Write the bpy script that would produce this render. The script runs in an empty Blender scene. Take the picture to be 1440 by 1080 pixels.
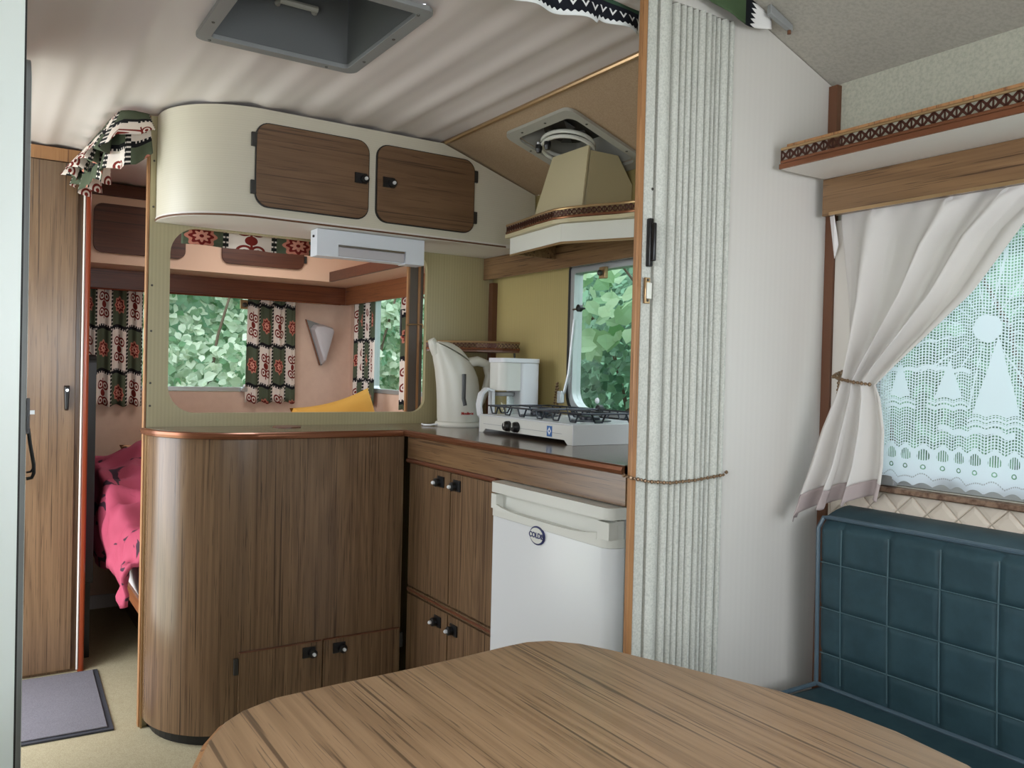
import bpy, bmesh, math, random
from mathutils import Vector, Matrix, noise
from mathutils.geometry import tessellate_polygon

random.seed(7)
PI = math.pi
sc = bpy.context.scene
COL = sc.collection

# ------------------------------------------------------------------ camera
cam_d = bpy.data.cameras.new('camera')
cam = bpy.data.objects.new('camera', cam_d)
COL.objects.link(cam)
cam_d.sensor_width = 36.0
cam_d.lens = 36.0 * 1172.0 / 1440.0
cam_d.clip_start = 0.02
H = 1.12
vy = Vector((-760, -35, 1172)).normalized()          # caravan length axis seen in the camera frame
vx = Vector((1806, 28, 1172)); vx = (vx - vy * vx.dot(vy)).normalized()
vz = vx.cross(vy)
cam.matrix_world = Matrix((
    (vx[0], -vx[1], -vx[2], 0.0),
    (vy[0], -vy[1], -vy[2], 0.0),
    (vz[0], -vz[1], -vz[2], H),
    (0, 0, 0, 1)))
sc.camera = cam

# ------------------------------------------------------------------ world, lights, exposure
w = bpy.data.worlds.new('overcast_sky')
sc.world = w
w.use_nodes = True
nt = w.node_tree
bg = nt.nodes['Background']
bg.inputs[0].default_value = (0.84, 0.90, 1.0, 1)
bg.inputs[1].default_value = 5.0
sc.view_settings.view_transform = 'Standard'
sc.view_settings.look = 'None'
sc.view_settings.gamma = 1.0
sc.view_settings.use_curve_mapping = False
sc.view_settings.exposure = 0.0
sc.cycles.use_denoising = True
sc.cycles.max_bounces = 8
sc.cycles.transparent_max_bounces = 16
sc.cycles.caustics_reflective = False
sc.cycles.caustics_refractive = False
sc.cycles.sample_clamp_indirect = 6.0


def area(name, loc, rot, sx, sy, power, color=(1, 1, 1)):
    d = bpy.data.lights.new(name, 'AREA')
    d.shape = 'RECTANGLE'
    d.size, d.size_y = sx, sy
    d.energy = power
    d.color = color
    o = bpy.data.objects.new(name, d)
    COL.objects.link(o)
    o.location = loc
    o.rotation_euler = rot
    return o


# daylight through the openings behind and beside the camera, plus an unseen fill lamp added over the bed
area('daylight_front_window', (0.70, -0.86, 1.22), (PI / 2 + 0.22, 0, 0), 1.5, 0.62, 15, (0.98, 0.97, 1.0))
area('daylight_left_window', (-0.27, 0.35, 1.22), (0, -PI / 2 - 0.22, 0), 0.62, 1.0, 11, (0.98, 0.97, 1.0))
area('daylight_entry_door', (-0.27, 2.93, 0.98), (0, -PI / 2 - 0.25, 0), 1.7, 0.70, 10, (1.0, 0.99, 0.97))
area('bed_fill_lamp', (1.05, 3.35, 1.86), (0, 0, 0), 0.45, 0.45, 4.4, (1.0, 0.97, 0.95))

# ------------------------------------------------------------------ mesh helpers
XR, XL, YP, YR, YF, YD = 1.69, -0.30, 2.75, 4.19, -0.90, 1.25
WL = {}


class G:
    """collects geometry in room coordinates"""
    def __init__(s):
        s.v, s.f, s.uv = [], [], None

    def add(s, vs, fs):
        n = len(s.v)
        s.v += [tuple(p) for p in vs]
        s.f += [tuple(i + n for i in f) for f in fs]
        return s

    def box(s, x0, x1, y0, y1, z0, z1):
        return s.add([(x0, y0, z0), (x1, y0, z0), (x1, y1, z0), (x0, y1, z0), (x0, y0, z1), (x1, y0, z1), (x1, y1, z1), (x0, y1, z1)],
                     [(0, 3, 2, 1), (4, 5, 6, 7), (0, 1, 5, 4), (1, 2, 6, 5), (2, 3, 7, 6), (3, 0, 4, 7)])

    def plate(s, poly, axis, a0, a1, holes=()):
        loops = [poly] + list(holes)
        def m(p, a):
            return {'x': (a, p[0], p[1]), 'y': (p[0], a, p[1]), 'z': (p[0], p[1], a)}[axis]
        flat = [p for l in loops for p in l]
        tris = tessellate_polygon([[Vector((p[0], p[1], 0)) for p in l] for l in loops])
        n = len(flat)
        vs = [m(p, a0) for p in flat] + [m(p, a1) for p in flat]
        fs = [tuple(t) for t in tris] + [tuple(i + n for i in reversed(t)) for t in tris]
        k = 0
        for l in loops:
            c = len(l)
            for i in range(c):
                j = (i + 1) % c
                fs.append((k + i, k + j, k + j + n, k + i + n))
            k += c
        return s.add(vs, fs)

    def tube(s, path, r, n=8, closed=False, caps=True):
        pts = [Vector(p) for p in path]
        rs = r if isinstance(r, (list, tuple)) else [r] * len(pts)
        rings = []
        up = None
        for i, p in enumerate(pts):
            if closed:
                t = pts[(i + 1) % len(pts)] - pts[i - 1]
            else:
                t = pts[min(i + 1, len(pts) - 1)] - pts[max(i - 1, 0)]
            t.normalize()
            if up is None:
                up = Vector((0, 0, 1)) if abs(t.z) < 0.9 else Vector((1, 0, 0))
            a = t.cross(up)
            if a.length < 1e-5:
                a = t.cross(Vector((1, 0.3, 0)))
            a.normalize()
            b = a.cross(t).normalized()
            up = b
            rings.append([p + (a * math.cos(2 * PI * k / n) + b * math.sin(2 * PI * k / n)) * rs[i] for k in range(n)])
        return s.loft(rings, caps=caps and not closed, closed=closed)

    def loft(s, rings, caps=True, closed=False):
        n = len(rings[0])
        vs = [p for r in rings for p in r]
        fs = []
        m = len(rings)
        for i in range(m if closed else m - 1):
            for k in range(n):
                a, b = i * n + k, i * n + (k + 1) % n
                c, d = ((i + 1) % m) * n + (k + 1) % n, ((i + 1) % m) * n + k
                fs.append((a, b, c, d))
        if caps:
            fs.append(tuple(reversed(range(n))))
            fs.append(tuple((m - 1) * n + k for k in range(n)))
        return s.add(vs, fs)

    def lathe(s, c, prof, axis='z', n=24):
        rings = []
        for r, h in prof:
            ring = []
            for k in range(n):
                a = 2 * PI * k / n
                u, v = r * math.cos(a), r * math.sin(a)
                d = {'z': (u, v, h), 'x': (h, u, v), 'y': (v, h, u)}[axis]
                ring.append((c[0] + d[0], c[1] + d[1], c[2] + d[2]))
            rings.append(ring)
        return s.loft(rings)

    def grid(s, nu, nv, fn, uvfn=None):
        n = len(s.v)
        for j in range(nv + 1):
            for i in range(nu + 1):
                s.v.append(tuple(fn(i / nu, j / nv)))
        if uvfn:
            s.uv = s.uv or {}
            for j in range(nv + 1):
                for i in range(nu + 1):
                    s.uv[n + j * (nu + 1) + i] = uvfn(i / nu, j / nv)
        for j in range(nv):
            for i in range(nu):
                a = n + j * (nu + 1) + i
                s.f.append((a, a + 1, a + nu + 2, a + nu + 1))
        return s

    def map(s, fn):
        s.v = [tuple(fn(Vector(p))) for p in s.v]
        return s


def rrect(x0, x1, y0, y1, r, n=6):
    rs = r if isinstance(r, (list, tuple)) else [r] * 4      # bl, br, tr, tl
    out = []
    for (cx, cy, a0, q) in ((x0, y0, PI, 0), (x1, y0, 1.5 * PI, 1), (x1, y1, 0, 2), (x0, y1, PI / 2, 3)):
        rr = max(rs[q], 1e-4)
        ox = cx + rr if q in (0, 3) else cx - rr
        oy = cy + rr if q in (0, 1) else cy - rr
        for k in range(n + 1):
            a = a0 + PI / 2 * k / n
            out.append((ox + rr * math.cos(a), oy + rr * math.sin(a)))
    return out


def obj(name, g, mat, parent=None, bevel=0.0, smooth=False, sub=0, solid=0.0, seg=2):
    me = bpy.data.meshes.new(name)
    if parent is None:
        xs = [p[0] for p in g.v]; ys = [p[1] for p in g.v]; zs = [p[2] for p in g.v]
        L = Vector(((min(xs) + max(xs)) / 2, (min(ys) + max(ys)) / 2, min(zs)))
    else:
        L = WL[parent.name]
    me.from_pydata([tuple(Vector(p) - L) for p in g.v], [], g.f)
    if g.uv:
        ul = me.uv_layers.new(name='UVMap')
        for lp in me.loops:
            ul.data[lp.index].uv = g.uv.get(lp.vertex_index, (0, 0))
    bm = bmesh.new()
    bm.from_mesh(me)
    bmesh.ops.recalc_face_normals(bm, faces=bm.faces)
    bm.to_mesh(me)
    bm.free()
    o = bpy.data.objects.new(name, me)
    COL.objects.link(o)
    me.materials.append(mat)
    if parent is None:
        o.location = L
    else:
        o.parent = parent
    WL[o.name] = L
    if smooth:
        me.polygons.foreach_set('use_smooth', [True] * len(me.polygons))
    if solid:
        m = o.modifiers.new('solid', 'SOLIDIFY'); m.thickness = solid; m.offset = 0
    if bevel:
        m = o.modifiers.new('bevel', 'BEVEL'); m.width = bevel; m.segments = seg; m.limit_method = 'ANGLE'; m.angle_limit = 0.6
        m.harden_normals = False
    if sub:
        m = o.modifiers.new('sub', 'SUBSURF'); m.levels = sub; m.render_levels = sub
    if bevel or (smooth and not sub and not g.uv):
        me.polygons.foreach_set('use_smooth', [True] * len(me.polygons))
        me.set_sharp_from_angle(angle=0.6)
    return o


def tag(o, label=None, cat=None, group=None, kind=None):
    if label: o['label'] = label
    if cat: o['category'] = cat
    if group: o['group'] = group
    if kind: o['kind'] = kind
    return o


def thing(name, loc, label, cat, group=None, kind=None):
    o = bpy.data.objects.new(name, None)
    o.empty_display_size = 0.05
    COL.objects.link(o)
    o.location = loc
    WL[o.name] = Vector(loc)
    return tag(o, label, cat, group, kind)


def struct(name, g, mat, label=None, **k):
    return tag(obj(name, g, mat, **k), label, None, None, 'structure')


def text(name, body, mat, parent, size, origin, ux, uy, depth=0.0006):
    c = bpy.data.curves.new(name, 'FONT')
    c.body = body; c.size = size; c.align_x = 'CENTER'; c.align_y = 'CENTER'; c.extrude = depth; c.offset = size * 0.035
    t = bpy.data.objects.new(name, c)
    COL.objects.link(t)
    bpy.context.view_layer.update()
    me = bpy.data.meshes.new_from_object(t.evaluated_get(bpy.context.evaluated_depsgraph_get()))
    bpy.data.objects.remove(t)
    bpy.data.curves.remove(c)
    ux, uy = Vector(ux).normalized(), Vector(uy).normalized()
    n = ux.cross(uy)
    g = G()
    g.v = [tuple(Vector(origin) + ux * v.co.x + uy * v.co.y + n * v.co.z) for v in me.vertices]
    g.f = [tuple(p.vertices) for p in me.polygons]
    bpy.data.meshes.remove(me)
    return obj(name, g, mat, parent)


def srgb(r, g, b):
    def f(c):
        c /= 255.0
        return c / 12.92 if c <= 0.04045 else ((c + 0.055) / 1.055) ** 2.4
    return (f(r), f(g), f(b), 1.0)


# ------------------------------------------------------------------ materials
class S:
    """a node socket with arithmetic"""
    def __init__(s, t, k):
        s.t, s.k = t, k

    def m(s, op, *a):
        n = s.t.nodes.new('ShaderNodeMath'); n.operation = op
        for i, q in enumerate((s,) + a):
            if isinstance(q, S): s.t.links.new(q.k, n.inputs[i])
            else: n.inputs[i].default_value = q
        return S(s.t, n.outputs[0])

    def __add__(s, o): return s.m('ADD', o)
    def __sub__(s, o): return s.m('SUBTRACT', o)
    def __mul__(s, o): return s.m('MULTIPLY', o)
    def __truediv__(s, o): return s.m('DIVIDE', o)
    def lt(s, o): return s.m('LESS_THAN', o)
    def gt(s, o): return s.m('GREATER_THAN', o)
    def abs(s): return s.m('ABSOLUTE')
    def floor(s): return s.m('FLOOR')
    def fract(s): return s.m('FRACT')
    def sin(s): return s.m('SINE')
    def cos(s): return s.m('COSINE')
    def min(s, o): return s.m('MINIMUM', o)
    def max(s, o): return s.m('MAXIMUM', o)
    def mod(s, o): return s.m('FLOORED_MODULO', o)
    def sq(s): return s.m('POWER', 2.0)
    def sqrt(s): return s.m('SQRT')
    def inv(s): return S.m(s * -1.0, 'ADD', 1.0)
    def ss(s, a, b):
        n = s.t.nodes.new('ShaderNodeMapRange'); n.interpolation_type = 'SMOOTHSTEP'
        s.t.links.new(s.k, n.inputs[0]); n.inputs[1].default_value = a; n.inputs[2].default_value = b
        return S(s.t, n.outputs[0])


class Mt:
    def __init__(s, name, color=(0.8, 0.8, 0.8, 1), rough=0.5, metal=0.0, spec=0.5, **kw):
        s.m = bpy.data.materials.new(name)
        s.m.use_nodes = True
        s.t = s.m.node_tree
        s.b = s.t.nodes['Principled BSDF']
        s.set('Base Color', color); s.set('Roughness', rough); s.set('Metallic', metal); s.set('Specular IOR Level', spec)
        for k, v in kw.items(): s.set(k, v)

    def set(s, k, v):
        if isinstance(v, S): s.t.links.new(v.k, s.b.inputs[k])
        else: s.b.inputs[k].default_value = v
        return s

    def coord(s, what='Object', scale=(1, 1, 1)):
        n = s.t.nodes.new('ShaderNodeTexCoord')
        mp = s.t.nodes.new('ShaderNodeMapping')
        s.t.links.new(n.outputs[what], mp.inputs[0])
        mp.inputs['Scale'].default_value = scale
        return mp.outputs[0]

    def xyz(s, what='Object'):
        n = s.t.nodes.new('ShaderNodeTexCoord'); q = s.t.nodes.new('ShaderNodeSeparateXYZ')
        s.t.links.new(n.outputs[what], q.inputs[0])
        return [S(s.t, o) for o in q.outputs]

    def noise(s, vec, scale=5.0, detail=3.0, rough=0.5, dist=0.0):
        n = s.t.nodes.new('ShaderNodeTexNoise')
        s.t.links.new(vec, n.inputs['Vector'])
        n.inputs['Scale'].default_value = scale; n.inputs['Detail'].default_value = detail
        n.inputs['Roughness'].default_value = rough; n.inputs['Distortion'].default_value = dist
        return S(s.t, n.outputs[0])

    def mix(s, fac, a, b):
        n = s.t.nodes.new('ShaderNodeMix'); n.data_type = 'RGBA'
        for sk, v in ((n.inputs[0], fac), (n.inputs[6], a), (n.inputs[7], b)):
            if isinstance(v, S): s.t.links.new(v.k, sk)
            else: sk.default_value = v
        return S(s.t, n.outputs[2])

    def bump(s, h, strength=0.3, dist=0.002):
        n = s.t.nodes.new('ShaderNodeBump')
        s.t.links.new(h.k, n.inputs['Height'])
        n.inputs['Strength'].default_value = strength; n.inputs['Distance'].default_value = dist
        s.t.links.new(n.outputs[0], s.b.inputs['Normal'])
        return s


def wood(name, axis, light, dark, pore, rough=0.24, scale=1.0):
    m = Mt(name, rough=rough, spec=0.45)
    k = {'x': 0, 'y': 1, 'z': 2}[axis]
    def sca(a, b):
        v = [a * scale] * 3; v[k] = b * scale
        return tuple(v)
    broad = m.noise(m.coord('Object', sca(6.5, 0.5)), 1.0, 2.0, 0.5, 0.5)
    rings = ((broad * 75.0).sin() * 0.5 + 0.5)
    fine = m.noise(m.coord('Object', sca(190, 2.4)), 1.0, 3.0, 0.6)
    por = m.noise(m.coord('Object', sca(330, 7.0)), 1.0, 2.0, 0.6)
    streak = m.noise(m.coord('Object', sca(85, 0.9)), 1.0, 2.0, 0.5)
    c = m.mix(rings * 0.28 + fine * 0.72, light, dark)
    c = m.mix(streak.ss(0.52, 0.66) * 0.55, c, dark)
    c = m.mix(por.ss(0.58, 0.68) * 0.6, c, pore)
    lines = m.noise(m.coord('Object', sca(130, 1.3)), 1.0, 1.0, 0.5, 0.4)
    c = m.mix(lines.ss(0.64, 0.70) * 0.7, c, pore)
    m.set('Base Color', c)
    m.bump(fine, 0.06, 0.0008)
    return m.m


TL, TD, TP = srgb(134, 107, 80), srgb(93, 71, 52), srgb(58, 43, 33)
WZ = wood('teak_laminate_upright', 'z', TL, TD, TP)
WY = wood('teak_laminate_lengthways', 'y', srgb(170, 138, 106), srgb(126, 98, 71), srgb(58, 44, 33), 0.34)
WX = wood('teak_laminate_crossways', 'x', srgb(128, 98, 72), srgb(100, 74, 52), srgb(66, 46, 34), 0.4)
WYD = wood('teak_pelmet', 'y', srgb(142, 110, 78), srgb(102, 76, 52), TP)
WBX = wood('mahogany_crossways', 'x', srgb(128, 74, 46), srgb(98, 52, 32), srgb(60, 32, 22), 0.35)
WBY = wood('mahogany_lengthways', 'y', srgb(158, 100, 62), srgb(122, 72, 44), srgb(70, 40, 26), 0.35)
WBD = wood('mahogany_door', 'x', srgb(96, 56, 38), srgb(74, 40, 28), srgb(48, 28, 20), 0.4)
WED = wood('beech_edge', 'z', srgb(178, 132, 88), srgb(150, 104, 66), srgb(92, 58, 38), 0.45)
WTR = Mt('brown_corner_trim', srgb(104, 66, 44), 0.4).m
REDB = Mt('reddish_edge_band', srgb(104, 60, 40), 0.3).m
COP = Mt('copper_trim', srgb(138, 88, 62), 0.22, 0.6).m
COPD = Mt('dark_copper_filigree', srgb(74, 40, 30), 0.35, 0.5).m
BRASS = Mt('brass_edge', srgb(184, 152, 112), 0.28, 0.7).m
BLK = Mt('black_plastic', srgb(20, 20, 22), 0.35).m
RUB = Mt('black_rubber', srgb(28, 27, 27), 0.6).m
CHR = Mt('chrome', srgb(220, 222, 226), 0.12, 1.0).m
STEEL = Mt('screw_steel', srgb(90, 88, 84), 0.4, 0.8).m
ALU = Mt('anodised_aluminium', srgb(186, 190, 190), 0.35, 0.6).m
WHITE = Mt('white_enamel', srgb(228, 230, 232), 0.22).m
WPL = Mt('white_plastic', srgb(224, 226, 228), 0.35).m
WPG = Mt('white_plastic_aged', srgb(216, 216, 208), 0.4).m
LAMPW = Mt('lamp_white_plastic', srgb(226, 230, 238), 0.4).m
DIFF = Mt('lamp_diffuser', srgb(196, 192, 196), 0.35).m
CREAMK = Mt('kettle_cream', srgb(214, 212, 200), 0.32).m
GREYP = Mt('grey_hatch_plastic', srgb(142, 144, 144), 0.4).m
GREYH = Mt('smoke_grey_hatch_lining', srgb(104, 106, 106), 0.45).m
GREYD = Mt('dark_hatch_cover', srgb(70, 72, 72), 0.5).m
GREYF = Mt('grey_vent_frame', srgb(172, 170, 160), 0.45).m
DARKH = Mt('dark_fan_interior', srgb(44, 42, 38), 0.5).m
RED = Mt('red_print', srgb(176, 52, 44), 0.5).m
NAVY = Mt('navy_print', srgb(34, 40, 92), 0.45).m
BLUE = Mt('blue_sticker', srgb(52, 104, 168), 0.45).m
WLINE = Mt('white_print', srgb(232, 236, 238), 0.5).m
GRATE = Mt('dark_enamel_wire', srgb(40, 44, 52), 0.35, 0.3).m
COUNTER = Mt('dark_worktop', srgb(98, 82, 68), 0.16)
COUNTER.set('Base Color', COUNTER.mix(COUNTER.noise(COUNTER.coord('Object', (3, 90, 40)), 1.0), srgb(84, 68, 55), srgb(112, 94, 78)))
COUNTER = COUNTER.m


def stripes(name, axis, a, b, freq, rough=0.4, amp=1.0):
    m = Mt(name, rough=rough)
    p = m.xyz()[{'x': 0, 'y': 1, 'z': 2}[axis]]
    sc3 = [3.0] * 3; sc3['xyz'.index(axis)] = freq * 1.5
    n = m.noise(m.coord('Object', tuple(sc3)), 1.0, 1.0)
    s1 = (p * (2 * PI * freq)).sin() * 0.25 + 0.5
    m.set('Base Color', m.mix((s1 * 0.6 + n * 0.4) * amp, a, b))
    return m.m


OLX = stripes('olive_striped_panel_cross', 'x', srgb(186, 174, 134), srgb(164, 153, 116), 90)
OLY = stripes('olive_striped_panel_side', 'y', srgb(190, 172, 116), srgb(168, 150, 98), 90)
CREAM = stripes('cream_striped_laminate', 'z', srgb(216, 209, 190), srgb(204, 197, 178), 150, 0.38)
CREAMF = Mt('cream_flue_panel', srgb(196, 184, 148), 0.4).m
CREAMP = Mt('cream_fascia', srgb(222, 222, 212), 0.35).m


def speckle(name, a, b, scale=160, rough=0.7, bstr=0.25):
    m = Mt(name, rough=rough, spec=0.3)
    n = m.noise(m.coord('Object'), scale, 3.0, 0.6)
    n2 = m.noise(m.coord('Object'), scale * 0.12, 2.0, 0.5)
    m.set('Base Color', m.mix(n.ss(0.35, 0.7) * 0.7 + n2 * 0.3, a, b))
    m.bump(n, bstr, 0.001)
    return m.m


BEIGE = speckle('beige_wallpaper', srgb(192, 166, 138), srgb(172, 146, 118), 240)
GREYW = speckle('grey_green_wallpaper', srgb(190, 188, 172), srgb(164, 164, 150), 130)
GREYC = speckle('grey_ceiling_cover', srgb(180, 175, 165), srgb(160, 156, 147), 130)
PANEL = stripes('white_partition_laminate', 'x', srgb(211, 207, 201), srgb(206, 202, 196), 60, 0.45)
CEIL = Mt('white_glossy_ceiling', srgb(230, 220, 217), 0.38).m
CABW = Mt('white_cabin_panel', srgb(224, 232, 228), 0.35).m
CARPET = speckle('beige_carpet', srgb(186, 176, 146), srgb(150, 140, 112), 420, 0.95, 0.6)
MATG = speckle('grey_mat_pile', srgb(128, 126, 132), srgb(104, 102, 110), 330, 0.95, 0.8)
MATB = Mt('dark_mat_border', srgb(56, 58, 66), 0.8).m
FOLD = speckle('linen_vinyl', srgb(208, 208, 200), srgb(176, 178, 170), 260, 0.7, 0.15)
SOFA = speckle('teal_vinyl', srgb(52, 76, 84), srgb(42, 64, 72), 20, 0.5, 0.05)
SEAM = Mt('teal_seam', srgb(70, 94, 101), 0.5).m
PIPE = Mt('teal_piping', srgb(74, 92, 104), 0.45).m
SILLW = speckle('weathered_wood_sill', srgb(150, 124, 104), srgb(72, 44, 32), 60, 0.7, 0.6)
TILE = speckle('cream_padded_tile', srgb(224, 212, 196), srgb(214, 200, 184), 14, 0.4, 0.02)
SHELFW = Mt('white_shelf_board', srgb(222, 216, 208), 0.45).m


def pinkwall():
    m = Mt('pink_beige_embossed_wall', rough=0.6)
    x, y, z = m.xyz()
    d1 = ((x + y + z) / 0.11).fract() - 0.5
    d2 = ((x + y - z) / 0.11).fract() - 0.5
    g = (d1.abs().lt(0.03)).max(d2.abs().lt(0.03))
    n = m.noise(m.coord('Object'), 30, 2)
    m.set('Base Color', m.mix(n, srgb(226, 196, 176), srgb(212, 180, 160)))
    m.bump(g.inv(), 0.25, 0.001)
    return m.m


PINK = pinkwall()
PINKC = Mt('pink_beige_cupboard', srgb(222, 186, 160), 0.5).m


def fabric():
    m = Mt('patchwork_print_cotton', rough=0.85, spec=0.15)
    u, v, _ = m.xyz('UV')
    cw, ch = 0.122, 0.200
    iu, iv = (u / cw).floor(), (v / ch).floor()
    par = (iu + iv).mod(2.0)
    a = ((u / cw).fract() - 0.5) * cw
    b = ((v / ch).fract() - 0.5) * ch
    aa, ab = a.abs(), b.abs()
    green = srgb(84, 92, 74)
    c = m.mix(par, green, srgb(226, 214, 204))
    # red scrolls on the white blocks
    r0 = (a.sq() + b.sq()).sqrt()
    rs = ((aa - 0.017).sq() + (ab - 0.036).sq()).sqrt()
    scroll = ((rs - 0.0170).abs().lt(0.0038)).max(rs.lt(0.0068))
    mid = r0.lt(0.016)
    scroll = scroll.max(mid).max((aa.lt(0.003)) * (ab.lt(0.066)))
    c = m.mix(scroll * par, c, srgb(118, 42, 36))
    # pink rosettes on the green blocks
    n = m.t.nodes.new('ShaderNodeMath'); n.operation = 'ARCTAN2'
    m.t.links.new(b.k, n.inputs[0]); m.t.links.new(a.k, n.inputs[1])
    th = S(m.t, n.outputs[0])
    rr = r0 - (th * 8.0).cos() * 0.004
    gp = par.inv()
    c = m.mix(rr.lt(0.036) * gp, c, srgb(192, 124, 106))
    c = m.mix(rr.lt(0.027) * gp, c, srgb(112, 34, 32))
    c = m.mix(rr.lt(0.017) * gp, c, srgb(214, 150, 132))
    c = m.mix(r0.lt(0.0055) * gp, c, srgb(112, 34, 32))
    # dark notched bands between the blocks
    zz = (u * (2 * PI / 0.017)).sin()
    band = ab.gt(ch / 2 - 0.011)
    notch = ab.lt(ch / 2 - 0.003) * zz.gt(0.35) * band
    c = m.mix(band, c, srgb(30, 30, 34))
    c = m.mix(notch * par, c, srgb(220, 210, 202))
    zv = (v * (2 * PI / 0.017)).sin()
    vb = aa.gt(cw / 2 - 0.007)
    c = m.mix(vb, c, srgb(32, 34, 34))
    c = m.mix(vb * zv.gt(0.45) * aa.lt(cw / 2 - 0.0015), c, srgb(214, 204, 196))
    m.set('Base Color', c)
    return m.m


FAB = fabric()


def green_border():
    m = Mt('green_cotton_flower_border', rough=0.85, spec=0.15)
    u, v, _ = m.xyz('UV')                      # v from the hem upward
    a = ((u / 0.026).fract() - 0.5) * 0.026
    c = m.mix(v.lt(0.040), srgb(58, 84, 66), srgb(26, 28, 36))
    tri = (a.abs() - (v - 0.006) * 0.55).lt(0.0) * v.lt(0.024) * v.gt(0.007)
    bird = ((a.abs() - (v - 0.02) * 0.8).abs().lt(0.0022)) * v.gt(0.016) * v.lt(0.030)
    c = m.mix(bird, c, srgb(226, 226, 226))
    edge = (v - (u * (2 * PI / 0.013)).sin() * 0.0018).lt(0.008)
    c = m.mix(edge, c, srgb(224, 226, 226))
    m.set('Base Color', c)
    return m.m


FABG = green_border()


def green_white():
    m = Mt('green_cotton_white_panel', rough=0.85, spec=0.15)
    u, v, _ = m.xyz('UV')
    a = ((v / 0.02).fract() - 0.5).abs()
    c = m.mix(u.gt(0.150), srgb(70, 88, 62), srgb(226, 224, 222))
    c = m.mix(u.gt(0.138) * (u - a * 0.02).lt(0.150), c, srgb(24, 26, 30))
    m.set('Base Color', c)
    return m.m


FABW = green_white()


def translucent_cloth(name, color, trans, tcol=None):
    m = Mt(name, color, 0.85, spec=0.15)
    t = m.t
    tr = t.nodes.new('ShaderNodeBsdfTranslucent'); tr.inputs[0].default_value = tcol or color
    mx = t.nodes.new('ShaderNodeMixShader'); mx.inputs[0].default_value = trans
    t.links.new(m.b.outputs[0], mx.inputs[1]); t.links.new(tr.outputs[0], mx.inputs[2])
    t.links.new(mx.outputs[0], t.nodes['Material Output'].inputs[0])
    return m


CURT = translucent_cloth('ivory_curtain', srgb(228, 225, 222), 0.33, srgb(232, 222, 210)).m
CURTB = translucent_cloth('taupe_curtain_hem', srgb(182, 168, 166), 0.2).m


def lace():
    m = translucent_cloth('white_filet_lace', srgb(232, 240, 246), 0.5)
    t = m.t
    u, v, _ = m.xyz('UV')                       # u along the wall, v height, metres
    P = 0.0060
    hole = ((u / P).fract().gt(0.40)) * ((v / P).fract().gt(0.40))
    def boat(cu, base, top, half):
        h = (v - base) / (top - base)
        inside = ((u - cu).abs() - (h * -1.0 + 1.0) * half).lt(0.0) * v.gt(base) * v.lt(top)
        hull = (v.gt(base - 0.022)) * (v.lt(base - 0.006)) * ((u - cu).abs().lt(half + 0.012))
        line = ((v - (base - 0.014)).abs().lt(0.0025))
        return inside.max(hull * line.inv())
    du, dv = u - 0.867, v - 1.227
    rad = (du.sq() + dv.sq()).sqrt()
    n = t.nodes.new('ShaderNodeMath'); n.operation = 'ARCTAN2'
    t.links.new(dv.k, n.inputs[0]); t.links.new(du.k, n.inputs[1])
    th = S(t, n.outputs[0])
    rays = ((th * (8.0 / PI / 1.0)).fract() - 0.5).abs().lt(0.045) * rad.lt(0.16) * rad.gt(0.034)
    solid = rad.lt(0.027).max(rays)
    solid = solid.max(boat(0.846, 1.054, 1.21, 0.044)).max(boat(0.945, 1.085, 1.165, 0.030)).max(boat(0.745, 1.115, 1.20, 0.028))
    solid = solid.max(boat(1.045, 1.085, 1.165, 0.026)).max(boat(0.62, 1.06, 1.20, 0.04))
    waves = ((v - 1.02 - (u * 60.0).sin() * 0.004).abs().lt(0.006)) * (u * 23.0).sin().gt(-0.2)
    waves = waves.max(((v - 1.145 - (u * 40.0).sin() * 0.003).abs().lt(0.004)) * (u * 13.0 + 1.0).sin().gt(0.1))
    # scalloped border
    bu = ((u / 0.036).fract() - 0.5) * 0.036
    scal = v.lt(bu.cos() * 0.0 + 0.985 - bu.abs() * 0.35)
    disc = ((bu.sq() + (v - 0.962).sq()).sqrt()).lt(0.012)
    dash = (u / 0.0045).fract().gt(0.5)
    ring = (((bu.sq() + (v - 0.936).sq()).sqrt()) - 0.0042).abs().lt(0.0011)
    wav = (v - 0.918 - (u * 90.0).sin() * 0.004).abs().lt(0.0014) * (u / 0.004).fract().gt(0.4)
    open_ = (hole * solid.inv() * waves.inv() * scal.inv()).max(scal * disc * dash).max(ring * scal).max(wav * scal)
    tp = t.nodes.new('ShaderNodeBsdfTransparent')
    mx = t.nodes.new('ShaderNodeMixShader')
    out = t.nodes['Material Output']
    t.links.new(open_.k, mx.inputs[0]); t.links.new(out.inputs[0].links[0].from_socket, mx.inputs[1]); t.links.new(tp.outputs[0], mx.inputs[2])
    t.links.new(mx.outputs[0], out.inputs[0])
    return m.m


LACE = lace()


def glass():
    m = bpy.data.materials.new('window_glass'); m.use_nodes = True
    t = m.node_tree; t.nodes.clear()
    o = t.nodes.new('ShaderNodeOutputMaterial'); mx = t.nodes.new('ShaderNodeMixShader')
    tp = t.nodes.new('ShaderNodeBsdfTransparent'); tp.inputs[0].default_value = (0.93, 0.97, 0.96, 1)
    gl = t.nodes.new('ShaderNodeBsdfGlossy'); gl.inputs['Roughness'].default_value = 0.05
    mx.inputs[0].default_value = 0.05
    t.links.new(tp.outputs[0], mx.inputs[1]); t.links.new(gl.outputs[0], mx.inputs[2]); t.links.new(mx.outputs[0], o.inputs[0])
    return m


GLASS = glass()


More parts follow.
